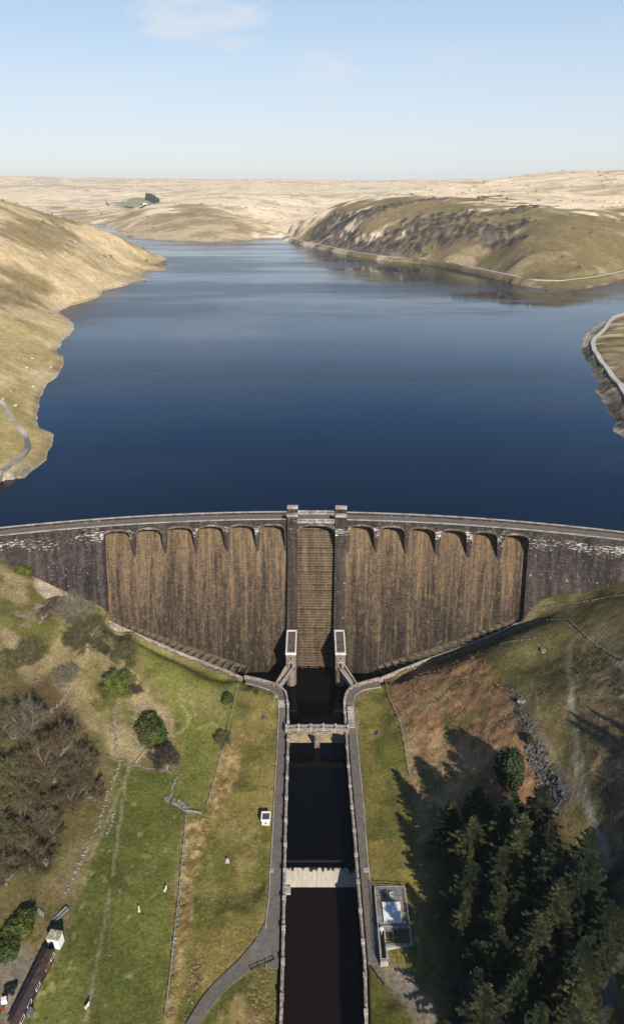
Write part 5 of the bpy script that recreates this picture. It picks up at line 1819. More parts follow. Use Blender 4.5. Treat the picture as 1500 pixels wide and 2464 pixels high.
# spruce plantation
PLT = W([(1064, 2040), (1105, 2008), (1150, 1992), (1215, 1990), (1290, 2010), (1350, 2055), (1395, 2130), (1440, 2200), (1445, 2290), (1395, 2340), (1375, 2420), (1360, 2560), (1110, 2560), (1098, 2440), (1125, 2340), (1085, 2290), (1100, 2180), (1128, 2120), (1090, 2080)])
pts = []
mn, mx = PLT[:, :2].min(0), PLT[:, :2].max(0)
Rg = random.Random(17)
for _ in range(6000):
    q = np.array([Rg.uniform(mn[0], mx[0]), Rg.uniform(mn[1], mx[1])])
    if poly_sd(q[:1], q[1:], PLT)[0] < 0: continue
    if all((q - o) @ (q - o) > 6.0 ** 2 for o in pts): pts.append(q)
for i, q in enumerate(pts):
    p = np.array([q[0], q[1], ground(*q)])
    h = Rg.uniform(.70, 1.2)
    plant('spruce%d' % (i % 4), 'spruce_tree', p, h * Rg.uniform(1.2, 1.6), 'dark spruce in the dense plantation on the right bank', 'conifer', 'spruces of the right bank plantation', h)
for u, v, h, lab in ((1820, 1900, .5, 'spruce just outside the right edge casting shade on the heath'), (1860, 1960, .6, 'taller spruce outside the right edge of the heath'), (1850, 1870, .45, 'smaller spruce outside the right edge of the heath')):
    p = gh(u, v, 60, 340)
    plant('spruce%d' % (int(h * 10) % 4), 'spruce_tree', p, h, lab, 'conifer', None, h)
print('spruces', len(pts))

# ------------------------------------------------------------------ dry stone walls, fences
M_DRY = speckle('dry_stone', (.10, .092, .080), (.30, .28, .24), 1.3, .95, .5, (.17, .16, .13), per_obj=.1)


M_MOSSW = speckle('mossy_dry_stone', (.075, .068, .045), (.20, .18, .125), 1.3, .95, .5)


def dry_wall(pts, h, w, label, gap=0.0, name='dry_stone_wall', size=.7):
    P = np.array([gh(u, v, 60, 340) for u, v in pts])
    L = arclen(P); t = empty(name, P[0], 0, label, 'stone wall' if 'wall' in name else 'rubble')
    off = P[0]; m = MB(); s = 0.0
    while s < L[-1]:
        if random.random() > gap:
            x, y = np.interp(s, L, P[:, 0]), np.interp(s, L, P[:, 1])
            for k in range(max(1, int(h / .35))):
                for _ in range(max(1, int(w / .5))):
                    xx, yy = x + random.uniform(-w, w) * .5, y + random.uniform(-w, w) * .5
                    z = ground(xx, yy)
                    m.stone((xx - off[0], yy - off[1], z + .15 + k * .34 - off[2]), (size * random.uniform(.7, 1.3), size * random.uniform(.6, 1.0), .45))
        s += size * .62
    o = m.build(name, M_MOSSW if size < .5 else M_DRY); o.location = off
    bpy.data.objects.remove(t)
    o.name = name
    return tag(o, label, 'stone wall' if 'wall' in name else 'rubble')


dry_wall([(284, 1682), (279, 1720), (277, 1760), (280, 1806)], .6, .9, 'ruined grey field wall running down from the budding tree', .05)
dry_wall([(326, 1795), (350, 1803)], .3, .8, 'short row of pale boulders above the fallen log')
dry_wall([(324, 1839), (360, 1849), (413, 1858)], .45, .7, 'low broken wall from the fallen log to the dark leafless tree', .1)
dry_wall([(422, 1872), (415, 1895), (407, 1922)], .5, .6, 'thin tumbledown wall leading to the heap of white rubble', .25)
dry_wall([(404, 1924), (420, 1930), (440, 1938), (456, 1951)], .5, 1.8, 'curving heap of pale rubble at the corner of the green field', 0, 'rubble_heap', .8)
dry_wall([(292, 1832), (284, 1850), (262, 1905), (245, 1960), (235, 1990), (205, 2050), (180, 2105), (158, 2150)], .4, .7, 'long gappy line of wall stones along the lower edge of the wood', .5)
dry_wall([(275, 1960), (266, 1985), (258, 2010)], .3, .7, 'scatter of wall stones in the green field beside the long gappy wall', .35)
dry_wall([(262, 1822), (276, 1828), (290, 1832)], .5, .7, 'short wall stub by the rutted gateway under the brown beech', .1)
dry_wall([(447, 1990), (437, 2090), (427, 2200), (416, 2300)], .4, .8, 'overgrown stone wall beneath the fence between green field and rushes', .55)
dry_wall([(170, 1655), (150, 1690), (118, 1715)], .3, .8, 'broken stone line below the small fan-shaped bare tree', .2)
dry_wall([(1205, 1550), (1260, 1540), (1351, 1526)], .3, .45, 'lower of two thin stone walls on the right slope, pale and dotted', .3, size=.42)
dry_wall([(1224, 1510), (1290, 1502), (1363, 1491)], .35, .45, 'upper of two thin stone walls on the right slope under the abutment', .1, size=.42)
dry_wall([(1295, 1464), (1380, 1450), (1500, 1431), (1560, 1420)], .35, .45, 'stone wall along the hillside just below the right abutment', .1, size=.42)
dry_wall([(1366, 1493), (1420, 1545), (1500, 1590)], .3, .5, 'overgrown bank wall running beside the right hand track', .5, size=.42)
M_POST = speckle('weathered_fence_wood', (.12, .10, .08), (.25, .22, .18), 3.0, .95, .2)


def fence(pts, label, step=3.2, h=1.15, rails=(.45, .8, 1.05), rw=.035, name='post_and_wire_fence', mat=None):
    P = np.array([gh(u, v, 60, 340) for u, v in pts]); L = arclen(P)
    t = empty(name, P[0], 0, label, 'fence'); off = P[0]
    prev = None; wm = MB()
    for s in np.arange(0, L[-1], step):
        x, y = np.interp(s, L, P[:, 0]), np.interp(s, L, P[:, 1]); z = ground(x, y)
        m = MB(); m.box((x - off[0], y - off[1], z - .3 - off[2]), (.16, .16, h + .35), random.uniform(0, 1)); m.build('post', mat or M_POST, t)
        q = (x - off[0], y - off[1], z - off[2])
        if prev:
            for r in rails: wm.bar((prev[0], prev[1], prev[2] + r), (q[0], q[1], q[2] + r), rw)
        prev = q
    wm.build('wire', mat or M_STEEL, t)
    return t


fence([(583, 1640), (570, 1665), (555, 1730), (540, 1790), (525, 1850), (510, 1905), (492, 1960)], 'post and wire fence down the edge of the meadow beside the rushes')
fence([(447, 1966), (446, 2000), (436, 2100), (425, 2210), (412, 2330), (396, 2464)], 'post and wire fence between the green field and the rushes')
fence([(918, 1645), (935, 1680), (962, 1738), (975, 1810), (985, 1870)], 'post and wire fence between right bank lawn and rusty bracken')
fence([(448, 1955), (468, 1957), (490, 1961)], 'short timber rail fence joining the rubble heap to the meadow fence', 2.2, 1.1, (.4, .9), .12, 'rail_fence')
fence([(603, 2337), (632, 2323), (661, 2311)], 'dark rail fence across the road end beside the canal', 2.0, 1.15, (.5, 1.05), .09, 'rail_fence', M_BLACK)
fence([(886, 2326), (905, 2352), (935, 2384)], 'dark rail fence between the lower lawn and the gravel yard', 2.0, 1.05, (.5, 1.0), .08, 'rail_fence', M_BLACK)

# tussocks of dead grass and rushes: real clumps that catch light and throw small shadows
def tussocks(name, keys, mat, lo, hi, hgt):
    R = random.Random(99); m = MB()
    for key, n_ in keys:
        Pq = LC[key]; a, b_ = Pq[:, :2].min(0), Pq[:, :2].max(0)
        xy = np.stack([RNG.uniform(a[0], b_[0], n_ * 4), RNG.uniform(a[1], b_[1], n_ * 4)], 1)
        dens = fbm(xy[:, 0] / 6, xy[:, 1] / 6, 3, 71)
        ok = (poly_sd(xy[:, 0], xy[:, 1], Pq) > .2) & (dens > .47)
        for x, y in xy[ok][:n_]:
            z = ground(x, y); r = R.uniform(lo, hi); h = hgt * R.uniform(.6, 1.3)
            k = 6
            for j in range(k):
                a0 = 2 * math.pi * j / k + R.uniform(-.3, .3); a1 = a0 + R.uniform(.5, 1.0)
                t0 = a0 + R.uniform(-.4, .4)
                m.tri((x + .35 * r * math.cos(a0), y + .35 * r * math.sin(a0), z - .05), (x + .35 * r * math.cos(a1), y + .35 * r * math.sin(a1), z - .05), (x + r * math.cos(t0), y + r * math.sin(t0), z + h * R.uniform(.4, 1)))
    return tag(m.build(name, mat), kind='stuff')


tussocks('dead_grass_tussocks', (('rush', 1500), ('rush2', 200), ('lowl', 260), ('gard_l', 420)), speckle('straw_grass', (.20, .14, .06), (.40, .30, .15), .5, .95, 0), .35, .75, .55)
tussocks('heath_tussocks', (('heath', 1300), ('olive', 700), ('slope', 500), ('rightlow', 150)), speckle('dark_heath_grass', (.075, .062, .030), (.19, .145, .075), .5, .95, 0), .3, .6, .45)
tussocks('bracken_litter', (('brack', 1500),), speckle('dead_bracken', (.17, .095, .045), (.36, .22, .115), .5, .95, 0), .4, .9, .45)

# scree
m = MB()
for key, n_, lo, hi in (('scree', 380, .2, .9), ('scree2', 170, .2, .8)):
    Pq = LC[key]; a, b_ = Pq[:, :2].min(0), Pq[:, :2].max(0); k = 0
    while k < n_:
        x, y = random.uniform(a[0], b_[0]), random.uniform(a[1], b_[1])
        if poly_sd(np.array([x]), np.array([y]), Pq)[0] < random.uniform(-2, 1): continue
        s = lo + (hi - lo) * random.random() ** 3
        m.stone((x, y, ground(x, y) + s * .12), (s * 1.3, s, s * .7)); k += 1
tag(m.build('scree', speckle('slate_scree', (.050, .045, .038), (.130, .116, .100), .8, .9, .5)), kind='stuff')
m = MB()
for key, n_ in (('lush', 200), ('slope', 140), ('mead', 30), ('heath', 40), ('brack', 50)):
    Pq = LC[key]; a, b_ = Pq[:, :2].min(0), Pq[:, :2].max(0); k = 0
    while k < n_:
        x, y = random.uniform(a[0], b_[0]), random.uniform(a[1], b_[1])
        if poly_sd(np.array([x]), np.array([y]), Pq)[0] < .5: continue
        s = .12 + .36 * random.random() ** 5
        m.stone((x, y, ground(x, y) + s * .1), (s * 1.3, s, s * .6)); k += 1
tag(m.build('loose_stones', M_DRY), kind='stuff')
for u, v, s, lab in ((1252, 1689, 1.6, 'pale grey boulder at the head of the scree on the right slope'), (1300, 1568, 1.8, 'lone grey boulder on the green right slope'), (332, 1706, .0, '')):
    if s:
        p = gh(u, v, 60, 340); m = MB()
        for k in range(5): m.stone((random.uniform(-.5, .5) * s, random.uniform(-.4, .4) * s, .25 + .1 * k), (s * .9, s * .7, s * .5))
        o = m.build('boulder', M_DRY); o.location = p; tag(o, lab, 'boulder')

# ------------------------------------------------------------------ roads and tracks
def ribbon(name, pts, w, lift, mat, thick=.8, y0=60, n=None):
    P = np.array([gh(u, v, y0) for u, v in pts])
    L = arclen(P); n = n or int(L[-1] / max(w * .8, 2)) + 2
    S = arr_resample(P, n)
    # smooth the plan and the long profile
    for _ in range(3):
        S[1:-1] = (S[:-2] + 2 * S[1:-1] + S[2:]) / 4
    tan = np.gradient(S, axis=0); tan /= np.linalg.norm(tan[:, :2], axis=1)[:, None] + 1e-9
    nrm = np.stack([-tan[:, 1], tan[:, 0], 0 * L[:1].repeat(n)], 1)
    A, B = S + nrm * w / 2, S - nrm * w / 2
    zz = np.maximum(np.maximum(mesh_h(A[:, 0], A[:, 1]), mesh_h(B[:, 0], B[:, 1])), mesh_h(S[:, 0], S[:, 1]))
    for _ in range(2): zz[1:-1] = np.maximum(zz[1:-1], (zz[:-2] + zz[2:]) / 2)
    A[:, 2] = B[:, 2] = zz + lift
    m = MB()
    for k in range(n - 1):
        m.quad(A[k], B[k], B[k + 1], A[k + 1])
        for Q in (A, B):
            m.quad(Q[k], Q[k + 1], Q[k + 1] - [0, 0, thick + 2], Q[k] - [0, 0, thick + 2])
    return tag(m.build(name, mat), kind='structure')


M_LANE = speckle('pale_lane', (.40, .375, .335), (.52, .49, .44), .5, .9, .2)
M_LANE2 = speckle('patched_lane', (.26, .24, .21), (.46, .42, .36), .12, .9, .2, (.15, .14, .135))
for P_ in ROADS:
    ribbon('shore_road', [proj(*q) for q in P_], 5.0, .35, M_LANE, .2, 300)
ribbon('headland_road', [(1560, 735), (1500, 755), (1475, 764), (1463, 776), (1456, 790), (1443, 802), (1429, 814), (1424, 826), (1429, 846), (1443, 867), (1460, 889), (1477, 913), (1500, 943), (1580, 1040)], 3.7, .25, M_LANE, 1, 300)
ribbon('hill_track', [(-60, 945), (0, 964), (11, 977), (18, 992), (37, 1018), (55, 1039), (64, 1056), (68, 1070), (67, 1082), (55, 1098), (37, 1112), (18, 1125), (0, 1140), (-40, 1170)], 2.8, .2, M_LANE2, 1, 300)

# ------------------------------------------------------------------ far farm
M_FARW = speckle('white_render', (.70, .69, .66), (.80, .79, .77), .2, .8, 0)
M_FARR = speckle('slate_roof', (.13, .14, .16), (.20, .21, .23), .3, .8, 0)
M_FARB = speckle('pale_steel_cladding', (.34, .37, .40), (.42, .45, .47), .3, .6, 0)


def barn(u, v, L, Wd, H, rz, wm, rm, label, name):
    p = gh(u, v, 2500)
    t = empty(name, p, rz, label, 'farm building')
    m = MB(); m.box((0, 0, -3), (L, Wd, H + 3)); m.build('wall', wm, t)
    h2 = H + Wd * .22; a, b = L / 2 + .4, Wd / 2 + .4
    m = MB()
    m.quad((-a, -b, H - .2), (a, -b, H - .2), (a, 0, h2), (-a, 0, h2)); m.quad((a, b, H - .2), (-a, b, H - .2), (-a, 0, h2), (a, 0, h2))
    m.tri((-L / 2, -Wd / 2, H), (-L / 2, Wd / 2, H), (-L / 2, 0, h2)); m.tri((L / 2, Wd / 2, H), (L / 2, -Wd / 2, H), (L / 2, 0, h2))
    m.build('roof', rm, t)
    m = MB(); m.box((L * .2, -Wd / 2 - .1, 0), (L * .14, .3, H * .7)); m.build('door', M_BLACK, t)
    return t


barn(294, 485, 52, 20, 8, -.25, M_FARB, M_FARB, 'long pale steel barn on the far green fields', 'farm_barn')
barn(341, 493.5, 30, 14, 6, -.15, M_FARR, M_FARR, 'dark low farm shed left of the white farmhouse', 'farm_shed')
barn(349, 494, 16, 11, 9, -.15, M_FARW, M_FARW, 'small white farmhouse on the far hillside', 'farmhouse')
m = MB()
PC = np.array([gh(u, v, 2500) for u, v in [(351, 481), (369, 490), (385, 487), (368, 478), (352, 474)]])
a, b_ = PC[:, :2].min(0), PC[:, :2].max(0); k = 0
while k < 420:
    x, y = random.uniform(a[0], b_[0]), random.uniform(a[1], b_[1])
    if poly_sd(np.array([x]), np.array([y]), PC)[0] < 0: continue
    z = ground(x, y); h = random.uniform(20, 30); r = random.uniform(4, 6.5); k += 1
    ring = [(x + r * random.uniform(.7, 1.2) * math.cos(j), y + r * random.uniform(.7, 1.2) * math.sin(j), z + random.uniform(0, 3)) for j in np.arange(0, 6.2, 1.05)]
    for j in range(6): m.tri(ring[j], ring[(j + 1) % 6], (x, y, z + h))
tag(m.build('conifer_copse', speckle('distant_conifers', (.018, .030, .030), (.035, .050, .045), .1, .9, 0)), kind='stuff')
for pts_, lab in (([(283, 497), (300, 498), (318, 501)], 'dark hedge below the long pale barn'), ([(336, 502), (345, 499), (350, 495)], 'short dark hedge below the white farmhouse'), ([(255, 484), (258, 492), (262, 495)], 'dark hedge at the left end of the far green field')):
    P = arr_resample(np.array([gh(u, v, 2500) for u, v in pts_]), 26); m = MB()
    for q in P: m.stone((q[0] - P[0][0], q[1] - P[0][1], q[2] + 2 - P[0][2]), (8, 7, 4))
    o = m.build('hedge', M_YEW); o.location = P[0]; tag(o, lab, 'hedge')

# ------------------------------------------------------------------ sheep
M_FLEECE = speckle('cream_fleece', (.60, .55, .45), (.74, .70, .60), 6, .95, .4)


def make_sheep(name):
    me = bpy.data.meshes.new(name)
    V = [((-.45, 0, .62), .20), ((-.2, 0, .66), .27), ((.15, 0, .66), .27), ((.42, 0, .68), .20), ((.58, 0, .84), .11), ((.66, 0, .92), .10), ((.82, 0, .85), .06)]
    E = [(k, k + 1) for k in range(6)]
    for x, root in ((-.38, 0), (.36, 3)):
        for y in (-.14, .14):
            i = len(V)
            V += [((x, y, .40), .07), ((x + (.03 if x > 0 else -.05), y, .22), .045), ((x, y, .02), .035)]
            E += [(root, i), (i, i + 1), (i + 1, i + 2)]
    for y in (-.1, .1):
        i = len(V); V.append(((.62, y, .97), .025)); E.append((5, i))
    me.from_pydata([v for v, _ in V], E, [])
    o = bpy.data.objects.new(name, me); COL.objects.link(o)
    o.modifiers.new('skin', 'SKIN')
    for k, (_, r) in enumerate(V):
        sv = me.skin_vertices[0].data[k]; sv.radius = (r, r); sv.use_root = (k == 1)
    ss = o.modifiers.new('sub', 'SUBSURF'); ss.levels = ss.render_levels = 1
    me.materials.append(M_FLEECE)
    return o


sheep0 = make_sheep('sheep')
SHEEP = [(398.4, 2143.5, 1.45, 'white sheep in the green field nearest to the fence and rushes', None), (335, 2193, 1.9, 'white sheep in the middle of the green field', None), (210.5, 2425.5, 1.1, 'white sheep beside the rut at the bottom of the green field', None),
         (541, 1806, .5, '', None)]
k = 0
for u, v, rz, lab, g in SHEEP[:3]:
    o = sheep0 if k == 0 else sheep0.copy()
    if k: COL.objects.link(o)
    k += 1
    o.location = gh(u, v, 60, 340); o.rotation_euler = (0, 0, rz); o.scale = (1.15,) * 3; tag(o, lab, 'sheep', g)
far_sheep = [(44, 829, 'far white sheep highest up the left hill above the bay'), (45.8, 863.5, 'far white sheep on the left hill, left one of a pair'), (78.7, 865, 'far white sheep on the left hill, right one of a pair'), (65, 888, 'far white sheep on the left hill near the pale patch'),
             (80.5, 933, 'far white sheep on the left hill close to the shore'), (26.5, 943, 'far white sheep just above the bend of the hill track'), (38, 979, 'far white sheep right of the hill track'), (8, 963, 'far white sheep touching the upper hill track'), (123, 886, 'far white sheep by the pale headland grass')]
for u, v, lab in far_sheep:
    o = sheep0.copy(); COL.objects.link(o); o.location = gh(u, v, 300); o.rotation_euler = (0, 0, random.uniform(0, 6)); o.scale = (1.45,) * 3; tag(o, lab, 'sheep', 'sheep on the left hill')

# ------------------------------------------------------------------ small things on the banks
M_TIMBER = speckle('silvered_timber', (.10, .09, .085), (.20, .18, .165), 3.0, .9, .2)


def picnic(u, v, rz, label):
    p = gh(u, v, 60, 340); t = empty('picnic_table', p, rz, label, 'picnic table')
    m = MB()
    for k in range(5): m.box(((k - 2) * .165, 0, .74), (.15, 1.9, .05))
    m.build('tabletop', M_TIMBER, t)
    for x in (-.72, .72):
        m = MB()
        for k in (-.075, .075): m.box((x + k, 0, .44), (.135, 1.9, .05))
        m.build('bench', M_TIMBER, t)
    for y in (-.65, .65):
        for s in (-1, 1):
            m = MB(); m.bar((s * .7, y, -.05), (s * .28, y, .75), .09); m.build('leg', M_TIMBER, t)
        m = MB(); m.bar((-.8, y + .06, .40), (.8, y + .06, .40), .09); m.build('crossbar', M_TIMBER, t)


picnic(637, 1730, .05, 'weathered picnic table on the lawn by the left towpath')
picnic(910, 1769, -.2, 'weathered picnic table on the lawn by the right towpath')

# white valve chamber
p = gh(639, 1987, 60, 340); q = gh(630, 1987, 60, 340)
t = empty('valve_chamber', p + np.array([0, 1.5, 0]), 0, 'small white flat-roofed concrete chamber beside the left towpath', 'chamber')
m = MB(); m.box((0, 0, -.4), (2.3, 2.9, 2.35)); m.build('wall', speckle('pale_painted_wall', (.52, .48, .42), (.64, .60, .53), 1.0, .9, .2), t)
m = MB()
for c, s in (((0, -1.42), (2.75, .36)), ((0, 1.42), (2.75, .36)), ((-1.2, 0), (.36, 2.5)), ((1.2, 0), (.36, 2.5))): m.box((c[0], c[1], 1.9), (s[0], s[1], .42))
m.build('roof_rim', M_WHITE, t)
m = MB(); m.box((0, 0, 1.85), (2.1, 2.5, .2)); m.build('roof', M_BLACKF if 'M_BLACKF' in globals() else speckle('black_felt', (.05, .047, .045), (.085, .08, .075), 1, .9, .2), t)
m = MB(); m.box((0, -1.47, .75), (.42, .06, .5)); m.build('vent', M_BLACK, t)
p = gh(546.5, 2073, 60, 340)
t = empty('stone_plinth', p, .15, 'small pale stone plinth standing on the grass left of the canal', 'plinth')
m = MB(); m.box((0, 0, -.2), (1.2, 1.1, .55)); m.build('base', M_COPE, t)
m = MB(); m.box((0, 0, .35), (.75, .7, .75), 0, .8); m.build('block', M_COPE, t)
for u, v, lab in ((655.5, 1752, 'thin wooden marker post by the left towpath near the bridge'), (869, 1753, 'thin wooden marker post by the right towpath near the bridge'), (535.5, 2436, 'pale leaning post on the rough grass at the bottom, left of the canal')):
    p = gh(u, v, 60, 340); m = MB(); m.bar((0, 0, -.2), (.06, 0, 1.15), .14); m.bar((.06, 0, 1.15), (.06, 0, 1.3), .2); o = m.build('marker_post', M_POST); o.location = p; tag(o, lab, 'post')
# felled log
p, q = gh(326, 1838, 60, 340), gh(344, 1815, 60, 340)
m = MB(); m.tube([(0, 0, .3), tuple((q - p) * .55 + [0, 0, .38]), tuple(q - p + np.array([0, 0, .32]))], [.34, .31, .24], 8)
m.tube([tuple((q - p) * .5 + [0, 0, .4]), tuple((q - p) * .6 + [.3, 0, .9])], [.1, .06], 5)
o = m.build('felled_log', speckle('fresh_orange_wood', (.34, .21, .10), (.50, .34, .18), 1.5, .9, .3)); o.location = p; tag(o, 'orange stripped tree trunk lying at the field gateway', 'log')

# ------------------------------------------------------------------ gauging station on the right bank
M_SLAB = speckle('weathered_slab_concrete', (.175, .150, .120), (.265, .235, .195), .8, .9, .2, (.14, .12, .095))
M_GRATE = speckle('dull_steel', (.10, .105, .11), (.17, .175, .18), 3, .6, .1)


def gauging():
    zb = float(bank_z(122.0)); zt = zb + 1.35
    G = lambda u, v: at_z(u, v, zt)
    tl, tr, br, bl = G(899, 2139.5), G(972, 2139), G(991.5, 2279.4), G(913, 2279.4)
    cbl, cbr, mbl = G(915.8, 2314.7), G(933.8, 2314), G(931, 2279.4)
    org = (tl + br) / 2
    t = empty('gauging_station', (org[0], org[1], zb), 0, 'flat concrete water gauging station with white hatch and railings by the right towpath', 'gauging station')
    off = np.array([org[0], org[1], zb])
    H = zt - zb

    def L(p): return p - off
    x0, x1 = L(tl)[0], L(tr)[0] + .1
    y1 = L(tl)[1]; y0 = L(br)[1]; yc = L(cbl)[1]
    xs, xe = L(cbl)[0] - .1, L(cbr)[0]
    x0 = (x0 + xs) / 2
    gy = L(G(950, 2234))[1]                         # slab edge / grating
    cw = xe - xs
    m = MB()
    m.box(((x0 + x1) / 2, (gy + y1) / 2, -1), (x1 - x0, y1 - gy, H + 1)); m.build('roof_slab', M_SLAB, t)
    # grated pit
    m = MB()
    xg = x0 + cw
    for c, s in ((((xg + x1) / 2, y0 + .15), (x1 - xg, .3)), ((x1 - .15, (y0 + gy) / 2), (.3, gy - y0 - .6))): m.box((c[0], c[1], -1), (s[0], s[1], H + 1))
    m.build('pit_wall', M_CONC, t)
    m = MB(); m.box(((xg + x1) / 2, (y0 + gy) / 2, -.8), (x1 - xg - .3, gy - y0 - .3, .1)); m.build('pit_floor', M_BLACK, t)
    m = MB()
    for k in range(5):
        x = xg + .5 + (x1 - xg - .9) * k / 4
        m.bar((x, y0 + .1, H - .12), (x, gy, H - .12), .10)
    for k in range(3):
        y = y0 + .8 + (gy - y0 - 1.4) * k / 2
        m.bar((xg, y, H - .02), (x1 - .1, y, H - .02), .07)
    m.build('grating', M_GRATE, t)
    # narrow outlet trough
    m = MB()
    for x in (x0 + .2, x0 + cw - .2): m.box((x, (yc + gy) / 2, -1), (.4, gy - yc, H + 1))
    m.box((x0 + cw / 2, yc + .15, -1), (cw - .8, .3, H + 1)); m.build('trough_wall', M_CONC, t)
    m = MB(); m.box((x0 + cw / 2, (yc + gy) / 2, -.9), (cw - .82, gy - yc - .3, .1)); m.build('trough_floor', M_BLACK, t)
    # hatch
    a, b_, c = L(G(918, 2172)), L(G(960.7, 2171)), L(G(923, 2222))
    hx, hy = (a[0] + b_[0]) / 2, (a[1] + c[1]) / 2
    m = MB()
    for sy in (-1, 1): m.box((hx, hy + sy * (a[1] - c[1]) / 4, H + .02), (b_[0] - a[0], (a[1] - c[1]) / 2 - .05, .4))
    m.build('hatch_cover', M_WHITE, t)
    # little vent box
    v_ = L(G(940, 2153)); m = MB(); m.box((v_[0], v_[1], H), (.95, .85, .55)); m.build('vent_box', M_WHITE2, t)
    m = MB(); m.box((x0 + (x1 - x0) / 2, y1 - 1.75, H + .01), (x1 - x0 - .1, .08, .04)); m.build('joint', M_BLACK, t)
    # solar dish / gauge head on a post over the trough
    g = (x0 + cw / 2, gy - .9)
    m = MB(); m.tube([(g[0], g[1], 0), (g[0], g[1], H + 1.0)], [.06, .06], 6); m.tube([(g[0], g[1], H + 1.0), (g[0], g[1], H + 1.1)], [.52, .52], 14); m.build('gauge_head', M_WHITE, t)
    # railings
    m = MB()
    path = [(xs + .1 - .0, yc + .1), (x0 + .1, gy), (x0 + .1, y1 - .1), (x1 - .1, y1 - .1), (x1 - .1, y0 + .1), (xg, y0 + .1), (x0 + cw - .1, y0 + .1), (x0 + cw - .1, yc + .1), (x0 + .1, yc + .1)]
    path[0] = (x0 + .1, yc + .1)
    for p, q in zip(path[:-1], path[1:]):
        for z in (.55, 1.08): m.bar((p[0], p[1], H + z), (q[0], q[1], H + z), .085)
        d = math.hypot(q[0] - p[0], q[1] - p[1]); n = max(1, int(d / 1.6))
        for k in range(n + 1):
            x, y = p[0] + (q[0] - p[0]) * k / n, p[1] + (q[1] - p[1]) * k / n
            m.bar((x, y, H), (x, y, H + 1.1), .07)
    for z in (.6,): m.bar((x0, gy, H + z), (x1, gy, H + z), .07)
    m.build('railing', M_STEEL, t)
    # apron
    m = MB(); a, b_ = L(G(933, 2280)), L(G(960, 2304)); m.box(((a[0] + b_[0]) / 2, (a[1] + b_[1]) / 2 - .1, -.4), (b_[0] - a[0], a[1] - b_[1], .55)); m.build('apron', M_CONC, t)


gauging()

# ------------------------------------------------------------------ farmyard, bottom left
def shed():
    zb = 9.0
    c = lambda u, v, z: at_z(u, v, z)
    zr = None
    g0 = gh(30, 2440, 60, 200); g1 = gh(112, 2290, 60, 200)
    zb = min(g0[2], g1[2]) - .1
    H = 2.7
    # roof corners seen in the photo
    A, B, Cc, D = c(102.6, 2281.4, zb + H), c(129, 2289.4, zb + H), c(45.7, 2461.8, zb + H), c(16, 2452, zb + H)
    ax = ((A + B) / 2 - (Cc + D) / 2); Ln = np.hypot(ax[0], ax[1]); rz = math.atan2(ax[1], ax[0])
    Wd = (np.linalg.norm((A - B)[:2]) + np.linalg.norm((Cc - D)[:2])) / 2 * .97
    ctr = (A + B + Cc + D) / 4
    t = empty('long_shed', (ctr[0], ctr[1], zb), rz, 'long low shed with dark reddish felt roof and small windows at the field edge', 'shed')
    m = MB(); m.box((0, 0, -.5), (Ln - .3, Wd - .5, H + .2)); m.build('wall', speckle('dark_timber_wall', (.028, .020, .017), (.06, .042, .034), 2, .9, .2), t)
    m = MB(); h = .5; a, b_ = Ln / 2, Wd / 2
    n = 14
    for k in range(n):
        xa, xb = -a + 2 * a * k / n, -a + 2 * a * (k + 1) / n - .03
        dz = .03 * (k % 2)
        for s in (-1, 1):
            P = [(xa, s * b_, H - .25 + dz), (xb, s * b_, H - .25 + dz), (xb, 0, H + h + dz), (xa, 0, H + h + dz)]
            m.hexa([(x, y, z - .1) for x, y, z in (P if s < 0 else P[::-1])] + [(x, y, z) for x, y, z in (P if s < 0 else P[::-1])])
    m.build('roof', speckle('reddish_black_felt', (.030, .022, .022), (.085, .052, .043), .8, .95, .4, (.045, .035, .036)), t)
    for k, (x, col_) in enumerate(((.30, 'o'), (.02, 'w'), (-.22, 'w'), (-.42, 'w'), (.45, 'w'))):
        m = MB(); m.box((x * Ln, -Wd / 2 + .22, 1.05), (1.5, .12, .95)); w = m.build('window', M_GLASS, t)
        m = MB()
        for zz_ in (.95, 2.0): m.box((x * Ln, -Wd / 2 + .16, zz_), (1.6, .12, .07))
        for xx in (-.82, .82): m.box((x * Ln + xx, -Wd / 2 + .16, 1.07), (.07, .12, .93))
        m.build('frame', M_WHITE if col_ == 'w' else speckle('orange_frame', (.5, .24, .06), (.6, .32, .1), 2, .7, 0), w)
    m = MB(); m.box((-.30 * Ln, -Wd / 2 - .5, 0), (1.3, .8, 1.7)); m.build('porch', M_GRATE, t)
    return t, rz


shed_t, shed_rz = shed()
p = gh(118, 2276, 60, 220)
zb = p[2] - .1
cn = [at_z(u, v, zb + 2.9) for u, v in ((122.7, 2234.9), (151.5, 2240.5), (139.5, 2263.2), (111, 2259.7))]
ctr = sum(cn) / 4; d = cn[0] - cn[3]; e = cn[1] - cn[0]
t = empty('white_outbuilding', (ctr[0], ctr[1], zb), math.atan2(e[1], e[0]), 'small white block outbuilding with mossy flat roof and a flue pipe', 'outbuilding')
w_, d_ = np.hypot(*e[:2]), np.hypot(*d[:2]) * .95
m = MB(); m.box((0, 0, -.5), (w_ - .2, d_ - .2, 3.2)); m.build('wall', M_FARW, t)
m = MB(); m.box((0, 0, 2.7), (w_, d_, .22), 0, 1, .0); m.build('roof', speckle('mossy_pale_roof', (.22, .20, .13), (.50, .47, .37), .9, .9, .3, (.36, .33, .24)), t)
m = MB(); m.tube([(.5, -.2, 2.9), (.5, -.2, 4.3)], [.11, .11], 8); m.tube([(.5, -.2, 4.3), (.5, -.2, 4.4)], [.18, .18], 8); m.build('flue_pipe', M_STEEL, t)
m = MB(); m.box((-.3, -d_ / 2 + .08, 0), (.9, .12, 2.0)); m.build('door', M_BLACK, t)
